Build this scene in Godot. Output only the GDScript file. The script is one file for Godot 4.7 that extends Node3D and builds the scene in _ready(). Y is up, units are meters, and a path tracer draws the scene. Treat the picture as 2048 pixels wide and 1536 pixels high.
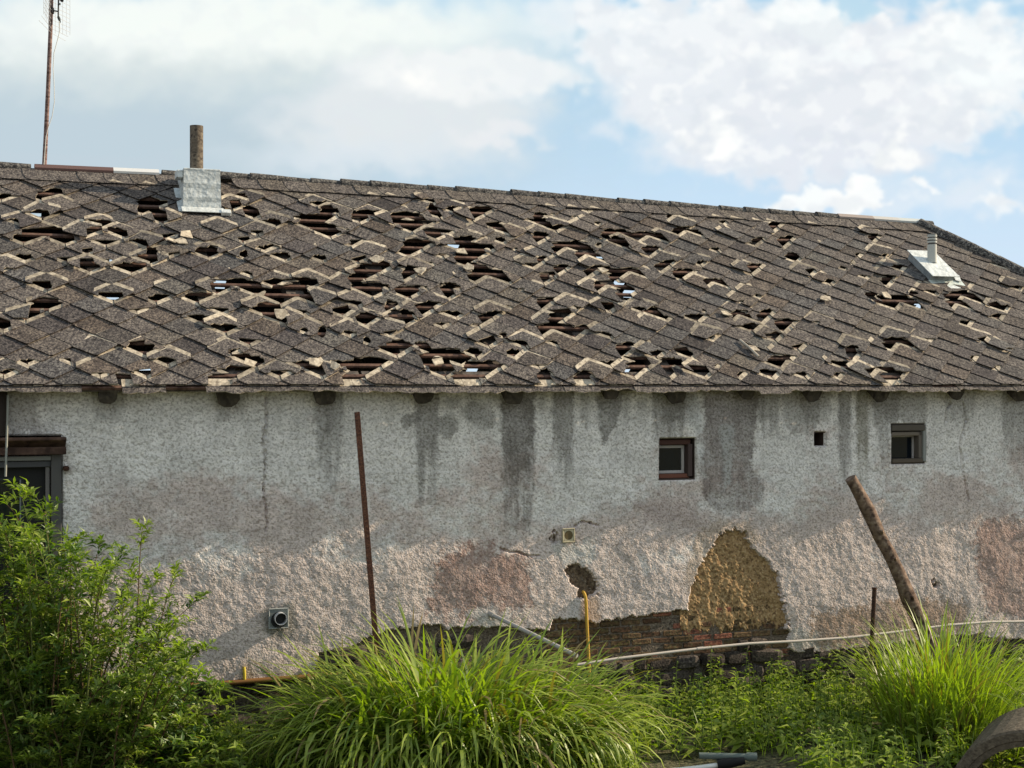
extends Node3D

# ---------------------------------------------------------------- lens and house frame
const F := 2800.0            # focal length in photo pixels (2048 wide)
const TH := 0.3551           # turn of the wall against the picture plane
const DIST := 14.3229        # camera to the eave line, square to the wall
const PITCH := 0.5975        # roof pitch
const EYE := 3.75
const EY := 3.70             # eave height
const OVER := 0.30           # eave overhang
const DX := 0.45             # tile lattice
const HY := 0.20628
const U0 := 0.0982
const V0 := 0.1054
const KT := 1.235             # tile size over its exposed size

var house: Node3D
var roof: Node3D
var rng := RandomNumberGenerator.new()
var nz := FastNoiseLite.new()
var nf := FastNoiseLite.new()
var names := {}
var M := {}

# ---------------------------------------------------------------- mesh collector
class MB:
	var v := PackedVector3Array()
	var n := PackedVector3Array()
	var c := PackedColorArray()
	var ix := PackedInt32Array()
	func tri(a: Vector3, b: Vector3, d: Vector3, nn: Vector3, col: Color) -> void:
		var k := v.size()
		v.append(a); v.append(b); v.append(d)
		n.append(nn); n.append(nn); n.append(nn)
		c.append(col); c.append(col); c.append(col)
		if (b - a).cross(d - a).dot(nn) > 0.0:
			ix.append(k); ix.append(k + 2); ix.append(k + 1)
		else:
			ix.append(k); ix.append(k + 1); ix.append(k + 2)
	func quad(a: Vector3, b: Vector3, d: Vector3, e: Vector3, col: Color, away := Vector3.ZERO) -> void:
		var nn := (d - a).cross(b - e)
		if nn.length_squared() < 1e-16:
			return
		nn = nn.normalized()
		if nn.dot((a + b + d + e) * 0.25 - away) < 0.0:
			nn = -nn
		tri(a, b, d, nn, col)
		tri(a, d, e, nn, col)
	# box with chamfered edges
	func box(xf: Transform3D, s: Vector3, col: Color, ch := 0.0) -> void:
		var h := s * 0.5
		var o := xf.origin
		if ch <= 0.0:
			var p: Array[Vector3] = []
			for i in 8:
				p.append(xf * Vector3(h.x if i & 1 else -h.x, h.y if i & 2 else -h.y, h.z if i & 4 else -h.z))
			for f in [[0, 1, 3, 2], [4, 5, 7, 6], [0, 1, 5, 4], [2, 3, 7, 6], [0, 2, 6, 4], [1, 3, 7, 5]]:
				quad(p[f[0]], p[f[1]], p[f[2]], p[f[3]], col, o)
			return
		var q := h - Vector3(ch, ch, ch)
		for ax in 3:
			var b1 := (ax + 1) % 3
			var b2 := (ax + 2) % 3
			for s0 in [-1.0, 1.0]:
				var r: Array[Vector3] = []
				for t in [[-1, -1], [1, -1], [1, 1], [-1, 1]]:
					var w := Vector3.ZERO
					w[ax] = h[ax] * s0; w[b1] = q[b1] * t[0]; w[b2] = q[b2] * t[1]
					r.append(xf * w)
				quad(r[0], r[1], r[2], r[3], col, o)
			for s1 in [-1.0, 1.0]:
				for s2 in [-1.0, 1.0]:
					var r2: Array[Vector3] = []
					for t in [[-1, 0], [1, 0], [1, 1], [-1, 1]]:
						var w := Vector3.ZERO
						w[ax] = q[ax] * t[0]
						w[b1] = (h[b1] if t[1] == 0 else q[b1]) * s1
						w[b2] = (q[b2] if t[1] == 0 else h[b2]) * s2
						r2.append(xf * w)
					quad(r2[0], r2[1], r2[2], r2[3], col, o)
	# smooth tube along a path
	func tube(p: PackedVector3Array, r: PackedFloat32Array, sides: int, col: Color, caps := true, rough := 0.0, seed_ := 0.0) -> void:
		var k0 := v.size()
		var up := Vector3.UP
		for i in p.size():
			var t := (p[mini(i + 1, p.size() - 1)] - p[maxi(i - 1, 0)]).normalized()
			if absf(t.dot(up)) > 0.95:
				up = Vector3.RIGHT
			var x := t.cross(up).normalized()
			var y := x.cross(t).normalized()
			up = y
			for j in sides:
				var a := TAU * j / sides
				var d := x * cos(a) + y * sin(a)
				var rr := r[i]
				if rough > 0.0:
					rr *= 1.0 + rough * sin(a * 2.0 + i * 0.7 + seed_) + rough * 0.7 * sin(a * 5.0 + i * 1.9 + seed_ * 2.0)
				v.append(p[i] + d * rr)
				n.append(d)
				c.append(col)
		for i in p.size() - 1:
			for j in sides:
				var a := k0 + i * sides + j
				var b := k0 + i * sides + (j + 1) % sides
				var d2 := a + sides
				var e := b + sides
				if (v[b] - v[a]).cross(v[d2] - v[a]).dot(n[a]) > 0.0:
					ix.append_array([a, d2, b, b, d2, e])
				else:
					ix.append_array([a, b, d2, b, e, d2])
		if caps:
			for e in [0, p.size() - 1]:
				var t2 := (p[0] - p[1]).normalized() if e == 0 else (p[e] - p[e - 1]).normalized()
				for j in sides:
					tri(p[e], v[k0 + e * sides + j], v[k0 + e * sides + (j + 1) % sides], t2, col)
	func into(m: ArrayMesh, mat: Material) -> void:
		if ix.is_empty():
			return
		var a := []
		a.resize(Mesh.ARRAY_MAX)
		a[Mesh.ARRAY_VERTEX] = v
		a[Mesh.ARRAY_NORMAL] = n
		a[Mesh.ARRAY_COLOR] = c
		a[Mesh.ARRAY_INDEX] = ix
		m.add_surface_from_arrays(Mesh.PRIMITIVE_TRIANGLES, a)
		m.surface_set_material(m.get_surface_count() - 1, mat)

# ---------------------------------------------------------------- naming
func numbered(called: String) -> String:
	var k: int = names.get(called, 0)
	names[called] = k + 1
	return called if k == 0 else "%s_%03d" % [called, k]

func tag(o: Node3D, label: String, category: String, group := "") -> void:
	o.set_meta("label", label)
	o.set_meta("category", category)
	if group:
		o.set_meta("group", group)

func put(b: MB, called: String, mat: Material, parent: Node3D) -> MeshInstance3D:
	var m := ArrayMesh.new()
	b.into(m, mat)
	return put_mesh(m, called, parent)

func put_mesh(m: Mesh, called: String, parent: Node3D) -> MeshInstance3D:
	var o := MeshInstance3D.new()
	o.mesh = m
	o.name = numbered(called) if parent == self else called
	parent.add_child(o, true)
	return o

func node(called: String, parent: Node3D, xf := Transform3D.IDENTITY) -> Node3D:
	var o := Node3D.new()
	o.name = numbered(called) if parent == self else called
	parent.add_child(o, true)
	o.transform = xf
	return o

# ---------------------------------------------------------------- photo pixels to places
func ray(px: float, py: float) -> Vector3:          # in the house's own axes
	var rx := (px - 1024.0) / F
	return Vector3(rx * cos(TH) + sin(TH), -(py - 768.0) / F, rx * sin(TH) - cos(TH))

func on_z(px: float, py: float, z: float) -> Vector3:   # on the upright plane z of the house
	var d := ray(px, py)
	return Vector3(0, EYE, DIST) + d * ((z - DIST) / d.z)

func wl(px: float, py: float) -> Vector2:
	var p := on_z(px, py, -OVER)
	return Vector2(p.x, p.y)

func on_roof(px: float, py: float) -> Vector2:
	var d := ray(px, py)
	var nn := Vector3(0, cos(PITCH), sin(PITCH))
	var o := Vector3(0, EYE - EY, DIST)
	var t := -o.dot(nn) / d.dot(nn)
	var p := o + d * t
	return Vector2(p.x, p.dot(Vector3(0, sin(PITCH), -cos(PITCH))))

func on_ground(px: float, py: float, y := 0.0) -> Vector3:    # world
	return Vector3((px - 1024.0) / F, -(py - 768.0) / F, -1.0) * ((EYE - y) * F / (py - 768.0)) + Vector3(0, EYE, 0)

func at_depth(px: float, py: float, z: float) -> Vector3:     # world, z metres in front of the camera
	return Vector3((px - 1024.0) / F * z, EYE - (py - 768.0) / F * z, -z)

# ---------------------------------------------------------------- materials
func lin(r: float, g: float, b: float) -> Color:
	return Color(r, g, b)

func std(rough := 0.9, metal := 0.0) -> StandardMaterial3D:
	var m := StandardMaterial3D.new()
	m.vertex_color_use_as_albedo = true
	m.roughness = rough
	m.metallic = metal
	m.metallic_specular = 0.3
	return m

func noise_img(size: int, freq: float, oct: int, seed_: int, kind := FastNoiseLite.TYPE_SIMPLEX_SMOOTH) -> Image:
	var f := FastNoiseLite.new()
	f.noise_type = kind
	f.frequency = freq
	f.fractal_octaves = oct
	f.seed = seed_
	return f.get_seamless_image(size, size)

# two noises mixed into a colour texture: base tone, pale specks, dark specks (all linear colours)
func speckle(size: int, base: Color, pale: Color, dark: Color, fine: float, pale_at: float, dark_at: float, seed_: int, coarse := 0.02) -> Array:
	var a := noise_img(size, fine, 2, seed_)
	var b := noise_img(size, fine * 0.55, 2, seed_ + 5)
	var g := noise_img(size, coarse, 3, seed_ + 9)
	var da := a.get_data()
	var db := b.get_data()
	var dg := g.get_data()
	var out := PackedByteArray()
	out.resize(size * size * 3)
	var hgt := PackedByteArray()
	hgt.resize(size * size)
	for i in size * size:
		var x := da[i] / 255.0
		var y := db[i] / 255.0
		var z := dg[i] / 255.0
		var col := base * (0.72 + 0.56 * z)
		col = col.lerp(pale, smoothstep(pale_at - 0.06, pale_at + 0.08, x * 0.6 + y * 0.4 + (z - 0.5) * 0.2))
		col = col.lerp(dark, smoothstep(dark_at - 0.06, dark_at + 0.06, 1.0 - y * 0.7 - x * 0.3))
		col = col.linear_to_srgb()
		out[i * 3] = int(clampf(col.r, 0, 1) * 255)
		out[i * 3 + 1] = int(clampf(col.g, 0, 1) * 255)
		out[i * 3 + 2] = int(clampf(col.b, 0, 1) * 255)
		hgt[i] = da[i]
	var im := Image.create_from_data(size, size, false, Image.FORMAT_RGB8, out)
	var ih := Image.create_from_data(size, size, false, Image.FORMAT_L8, hgt)
	return [ImageTexture.create_from_image(im), ImageTexture.create_from_image(ih)]

func surfaced(tex: Array, metres: float, rough := 0.92, relief := 0.25, world := true) -> StandardMaterial3D:
	var m := std(rough)
	m.albedo_texture = tex[0]
	m.uv1_triplanar = true
	m.uv1_world_triplanar = world
	m.uv1_scale = Vector3.ONE / metres
	if relief > 0.0:
		m.heightmap_enabled = true
		m.heightmap_texture = tex[1]
		m.heightmap_scale = relief
	return m

func make_materials() -> void:
	var W := Color(1, 1, 1)
	M.tile = surfaced(speckle(512, lin(0.072, 0.062, 0.059), lin(0.215, 0.185, 0.155), lin(0.022, 0.019, 0.0185), 0.12, 0.585, 0.61, 3, 0.02), 1.7, 0.95, 0.7)
	M.clean = surfaced(speckle(256, lin(0.40, 0.34, 0.255), lin(0.56, 0.485, 0.37), lin(0.18, 0.145, 0.11), 0.06, 0.62, 0.60, 21), 0.7, 0.9, 0.3)
	M.dark_tile = surfaced(speckle(256, lin(0.05, 0.047, 0.046), lin(0.24, 0.22, 0.19), lin(0.016, 0.015, 0.016), 0.09, 0.58, 0.64, 33), 0.7, 0.95, 0.4)
	M.wood = surfaced(speckle(256, lin(0.115, 0.066, 0.048), lin(0.18, 0.11, 0.08), lin(0.05, 0.028, 0.022), 0.04, 0.66, 0.62, 41), 0.8, 0.85, 0.2)
	M.old_wood = surfaced(speckle(256, lin(0.085, 0.072, 0.062), lin(0.15, 0.125, 0.10), lin(0.035, 0.028, 0.024), 0.04, 0.64, 0.62, 45), 0.8, 0.9, 0.3)
	M.plaster = surfaced(speckle(768, lin(0.90, 0.90, 0.90), lin(1.0, 1.0, 1.0), lin(0.50, 0.48, 0.455), 0.066, 0.60, 0.585, 49, 0.012), 1.15, 0.93, 0.6)
	M.clay = surfaced(speckle(512, lin(0.32, 0.205, 0.098), lin(0.45, 0.32, 0.175), lin(0.13, 0.078, 0.04), 0.05, 0.62, 0.63, 51), 0.9, 0.97, 0.9)
	M.brick = surfaced(speckle(256, lin(0.23, 0.085, 0.055), lin(0.30, 0.17, 0.10), lin(0.09, 0.045, 0.03), 0.06, 0.66, 0.62, 55), 0.5, 0.95, 0.3)
	M.stone = surfaced(speckle(512, lin(0.07, 0.058, 0.05), lin(0.17, 0.14, 0.115), lin(0.025, 0.02, 0.018), 0.06, 0.64, 0.62, 61), 0.8, 0.95, 0.6)
	M.mortar = surfaced(speckle(256, lin(0.13, 0.10, 0.075), lin(0.24, 0.20, 0.15), lin(0.05, 0.04, 0.03), 0.08, 0.64, 0.62, 65), 0.5, 0.97, 0.5)
	M.concrete = surfaced(speckle(256, lin(0.20, 0.175, 0.145), lin(0.30, 0.27, 0.22), lin(0.10, 0.085, 0.07), 0.07, 0.62, 0.64, 71), 0.6, 0.95, 0.3)
	M.zinc = surfaced(speckle(256, lin(0.56, 0.58, 0.56), lin(0.66, 0.68, 0.66), lin(0.42, 0.44, 0.43), 0.03, 0.60, 0.66, 75), 0.5, 0.55, 0.5)
	M.zinc.metallic = 0.25
	M.paint = std(0.7)
	M.metal = std(0.5, 0.6)
	M.rust = surfaced(speckle(256, lin(0.085, 0.038, 0.025), lin(0.16, 0.075, 0.045), lin(0.035, 0.018, 0.013), 0.08, 0.62, 0.62, 81), 0.3, 0.85, 0.15)
	M.flue = surfaced(speckle(256, lin(0.155, 0.125, 0.095), lin(0.23, 0.19, 0.14), lin(0.07, 0.055, 0.045), 0.05, 0.64, 0.62, 77), 0.5, 0.95, 0.3)
	M.bark = surfaced(speckle(256, lin(0.15, 0.10, 0.072), lin(0.24, 0.175, 0.13), lin(0.06, 0.038, 0.028), 0.03, 0.62, 0.62, 79), 0.5, 0.95, 0.7)
	M.mast = surfaced(speckle(128, lin(0.20, 0.125, 0.11), lin(0.28, 0.20, 0.17), lin(0.09, 0.05, 0.04), 0.06, 0.62, 0.62, 83), 0.3, 0.7, 0.1)
	M.shaded_rubble = surfaced(speckle(256, lin(0.11, 0.078, 0.052), lin(0.20, 0.15, 0.10), lin(0.045, 0.03, 0.02), 0.05, 0.62, 0.62, 87), 0.5, 0.97, 0.8)  # brown rubble, coloured darker in place of the shade of a deep hollow
	M.ground = surfaced(speckle(512, lin(0.10, 0.095, 0.05), lin(0.16, 0.14, 0.08), lin(0.05, 0.042, 0.026), 0.06, 0.62, 0.60, 91), 1.3, 1.0, 1.0)
	M.pane = std(0.06)
	M.pane.metallic_specular = 0.5
	var leaf := std(0.42)
	leaf.backlight_enabled = true
	leaf.backlight = Color(0.9, 1.0, 0.4)
	leaf.cull_mode = BaseMaterial3D.CULL_DISABLED
	leaf.metallic_specular = 0.5
	M.leaf = leaf
	M.stem = std(0.85)

# ---------------------------------------------------------------- sky
func cloud_blobs() -> Array:
	# photo position, radii, softness, colour (sRGB 0..1), cover
	return [
		[150, 270, 1150, 360, 0.75, Color(0.745, 0.81, 0.845), 0.97],
		[420, 100, 950, 125, 0.8, Color(0.86, 0.893, 0.892), 0.9],
		[450, 45, 820, 95, 0.65, Color(0.955, 0.975, 0.96), 0.95],
		[820, 235, 310, 95, 0.4, Color(0.885, 0.905, 0.915), 0.92],
		[1000, 272, 130, 24, 0.6, Color(0.91, 0.92, 0.93), 0.8],
		[930, 145, 270, 60, 0.4, Color(0.945, 0.955, 0.955), 0.9],
		[830, 150, 60, 26, 0.8, Color(0.985, 0.985, 0.975), 0.9],
		[740, 315, 350, 55, 0.85, Color(0.86, 0.895, 0.92), 0.8],
		[1120, 35, 90, 60, 0.7, Color(0.93, 0.95, 0.96), 0.7],
		[1230, 110, 70, 60, 0.8, Color(0.92, 0.94, 0.955), 0.55],
		[1230, 215, 80, 70, 0.9, Color(0.88, 0.915, 0.945), 0.5],
		[1540, 170, 330, 180, 0.24, Color(0.90, 0.915, 0.935), 0.97],
		[1330, 60, 190, 95, 0.3, Color(0.935, 0.95, 0.96), 0.95],
		[1790, 170, 250, 170, 0.24, Color(0.905, 0.92, 0.94), 0.97],
		[1970, 110, 150, 120, 0.3, Color(0.93, 0.95, 0.96), 0.92],
		[1620, 310, 270, 75, 0.55, Color(0.885, 0.905, 0.935), 0.92],
		[1340, 190, 150, 130, 0.9, Color(0.905, 0.925, 0.945), 0.8],
		[1400, 310, 170, 70, 0.95, Color(0.885, 0.91, 0.94), 0.75],
		[1800, 400, 180, 60, 0.95, Color(0.90, 0.925, 0.95), 0.6],
		[1430, 278, 62, 30, 0.55, Color(0.985, 0.99, 0.985), 0.97],
		[1480, 296, 50, 18, 0.6, Color(0.95, 0.96, 0.965), 0.8],
		[1795, 308, 45, 32, 0.6, Color(0.975, 0.98, 0.975), 0.9],
		[1620, 30, 150, 50, 0.7, Color(0.955, 0.975, 0.975), 0.9],
		[1590, 130, 90, 40, 0.9, Color(0.965, 0.98, 0.98), 0.7],
		[1680, 90, 70, 40, 0.8, Color(0.965, 0.985, 0.985), 0.75],
		[1880, 80, 130, 50, 0.8, Color(0.965, 0.98, 0.98), 0.85],
		[1980, 130, 70, 50, 0.8, Color(0.965, 0.985, 0.985), 0.85],
		[1860, 230, 80, 40, 0.8, Color(0.95, 0.965, 0.97), 0.7],
		[1645, 402, 105, 30, 0.25, Color(0.97, 0.98, 0.98), 0.97],
		[1720, 390, 50, 28, 0.25, Color(0.98, 0.985, 0.98), 0.9],
		[1560, 414, 70, 14, 0.6, Color(0.95, 0.965, 0.97), 0.8],
		[1852, 366, 22, 11, 0.5, Color(0.97, 0.98, 0.98), 0.95],
		[1960, 375, 130, 65, 0.9, Color(0.90, 0.925, 0.95), 0.7],
		[2005, 405, 40, 24, 0.8, Color(0.955, 0.965, 0.97), 0.7],
		[1930, 295, 60, 20, 0.8, Color(0.91, 0.93, 0.95), 0.7],
		[1722, 20, 46, 40, 0.7, Color(0.72, 0.845, 0.915), 0.9],
		[1755, 35, 40, 18, 0.7, Color(0.76, 0.865, 0.925), 0.75],
		[2040, 40, 26, 60, 0.7, Color(0.78, 0.87, 0.93), 0.6],
	]

func sky_color(az: float, el: float, blobs: Array, near_: bool) -> Color:
	var t := clampf(el / 1.2, 0.0, 1.0)
	var blue := Color(0.825, 0.90, 0.965).lerp(Color(0.715, 0.85, 0.93), smoothstep(0.06, 0.27, el)).lerp(Color(0.55, 0.71, 0.87), t)
	var ca := cos(el)
	var dx := sin(az) * ca
	var dz := cos(az) * ca
	var dy := sin(el)
	# clouds all round
	var w1 := nz.get_noise_3d(dx * 260.0, dy * 420.0, dz * 260.0)
	var w2 := nz.get_noise_3d(dx * 900.0 + 50.0, dy * 1300.0, dz * 900.0)
	var all := w1 + 0.45 * w2
	var gen := blue.lerp(Color(0.90, 0.925, 0.94).lerp(Color(0.965, 0.97, 0.965), clampf(0.5 + w2 * 1.4, 0.0, 1.0)), smoothstep(-0.34, 0.16, all) * 0.94)
	if not near_ or absf(az) > 0.9 or el > 0.6:
		return gen
	var px := 1024.0 + F * tan(az)
	var py := 768.0 - F * tan(el) / cos(az)
	var wgt := smoothstep(-700.0, -150.0, px) * (1.0 - smoothstep(2200.0, 2750.0, px)) * smoothstep(-560.0, -120.0, py)
	if wgt <= 0.0:
		return gen
	var q1 := nz.get_noise_2d(px * 0.55, py * 0.9)
	var q2 := nz.get_noise_2d(px * 0.55 + 700.0, py * 0.9 + 300.0)
	var f1 := nf.get_noise_2d(px * 0.5, py * 0.62)
	var f2 := nf.get_noise_2d(px * 0.5 + 400.0, py * 0.62 + 90.0)
	var col := blue
	for b in blobs:
		var fine := 1.1 if px > 1150.0 else 0.55
		var x: float = (px + 48.0 * q1 + 60.0 * f1 * fine - b[0]) / b[2]
		var y: float = (py + 30.0 * q2 + 44.0 * f2 * fine - b[1]) / b[3]
		var r := sqrt(x * x + y * y)
		if r < 1.25:
			var s: float = b[4]
			var a: float = (1.0 - smoothstep(1.0 - s, 1.15, r)) * b[6]
			col = col.lerp(b[5], a)
	if px > 1100.0:
		var g := nf.get_noise_2d(px * 1.1 + 900.0, py * 1.5)
		col = col.lerp(Color(0.985, 0.99, 0.985), clampf((f2 + g * 0.6) * 1.6 - 0.1, 0.0, 0.5) * smoothstep(1100.0, 1250.0, px) * smoothstep(0.80, 0.90, col.r))
	var sh := nf.get_noise_2d(px * 0.45 + 300.0, py * 0.7 + 500.0)
	col = col.lerp(Color(0.80, 0.835, 0.875), clampf(sh * 1.1, 0.0, 0.28) * smoothstep(0.84, 0.92, col.r) * (1.0 if px > 1150.0 else 0.35))
	return gen.lerp(col, wgt)

func make_sky() -> ImageTexture:
	var blobs := cloud_blobs()
	var low := Image.create(1024, 512, false, Image.FORMAT_RGB8)
	for y in 512:
		var el := (0.5 - (y + 0.5) / 512.0) * PI
		if el < -0.02:
			continue
		for x in 1024:
			low.set_pixel((x + 512) % 1024, y, sky_color(((x + 0.5) / 1024.0 - 0.5) * TAU, maxf(el, 0.0), blobs, true))
	low.fill_rect(Rect2i(0, 260, 1024, 252), Color(0.30, 0.31, 0.26))
	low.resize(4096, 2048, Image.INTERPOLATE_CUBIC)
	for y in range(760, 1030):
		var el := (0.5 - (y + 0.5) / 2048.0) * PI
		for x in range(1740, 2357):
			var az := ((x + 0.5) / 4096.0 - 0.5) * TAU
			low.set_pixel((x + 2048) % 4096, y, sky_color(az, maxf(el, 0.0), blobs, true))
	return ImageTexture.create_from_image(low)

func make_view() -> void:
	var cam := Camera3D.new()
	cam.name = "camera"
	cam.position = Vector3(0, EYE, 0)
	cam.fov = rad_to_deg(2.0 * atan(768.0 / F))
	cam.keep_aspect = Camera3D.KEEP_HEIGHT
	cam.near = 0.1
	cam.far = 1200.0
	add_child(cam)
	cam.current = true
	var env := Environment.new()
	env.background_mode = Environment.BG_SKY
	var sky := Sky.new()
	var sm := PanoramaSkyMaterial.new()
	sm.panorama = make_sky()
	sm.energy_multiplier = 0.675
	sky.sky_material = sm
	env.sky = sky
	env.tonemap_mode = Environment.TONE_MAPPER_LINEAR
	env.tonemap_exposure = 1.56
	env.sdfgi_enabled = true
	env.ssao_enabled = true
	env.ssil_enabled = true
	var we := WorldEnvironment.new()
	we.name = "world_environment"
	we.environment = env
	add_child(we)
	var sun := DirectionalLight3D.new()
	sun.name = "sun"
	sun.light_energy = 1.6
	sun.light_color = Color(1.0, 0.93, 0.82)
	sun.light_angular_distance = 0.5
	sun.shadow_enabled = true
	add_child(sun)
	var s := Basis(Vector3.UP, TH) * Vector3(0.884, 0.454, 0.094)
	sun.look_at_from_position(s * 40.0, Vector3.ZERO, Vector3.UP)

# ---------------------------------------------------------------- roof
const RIDGE := [[-4.0, 4.72], [0.08, 4.74], [1.87, 4.77], [2.83, 4.79], [6.6, 4.71], [10.45, 4.53], [13.29, 4.42], [30.0, 4.42]]
const HIP_U := 13.29
const HIP_V := 4.42
const HIP_END := 16.15

func ridge_v(u: float) -> float:
	for i in RIDGE.size() - 1:
		if u <= RIDGE[i + 1][0]:
			return lerpf(RIDGE[i][1], RIDGE[i + 1][1], (u - RIDGE[i][0]) / (RIDGE[i + 1][0] - RIDGE[i][0]))
	return 4.42

func rp(u: float, v: float, h: float) -> Vector3:      # in the roof's own axes
	return Vector3(u, h, -v)

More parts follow.
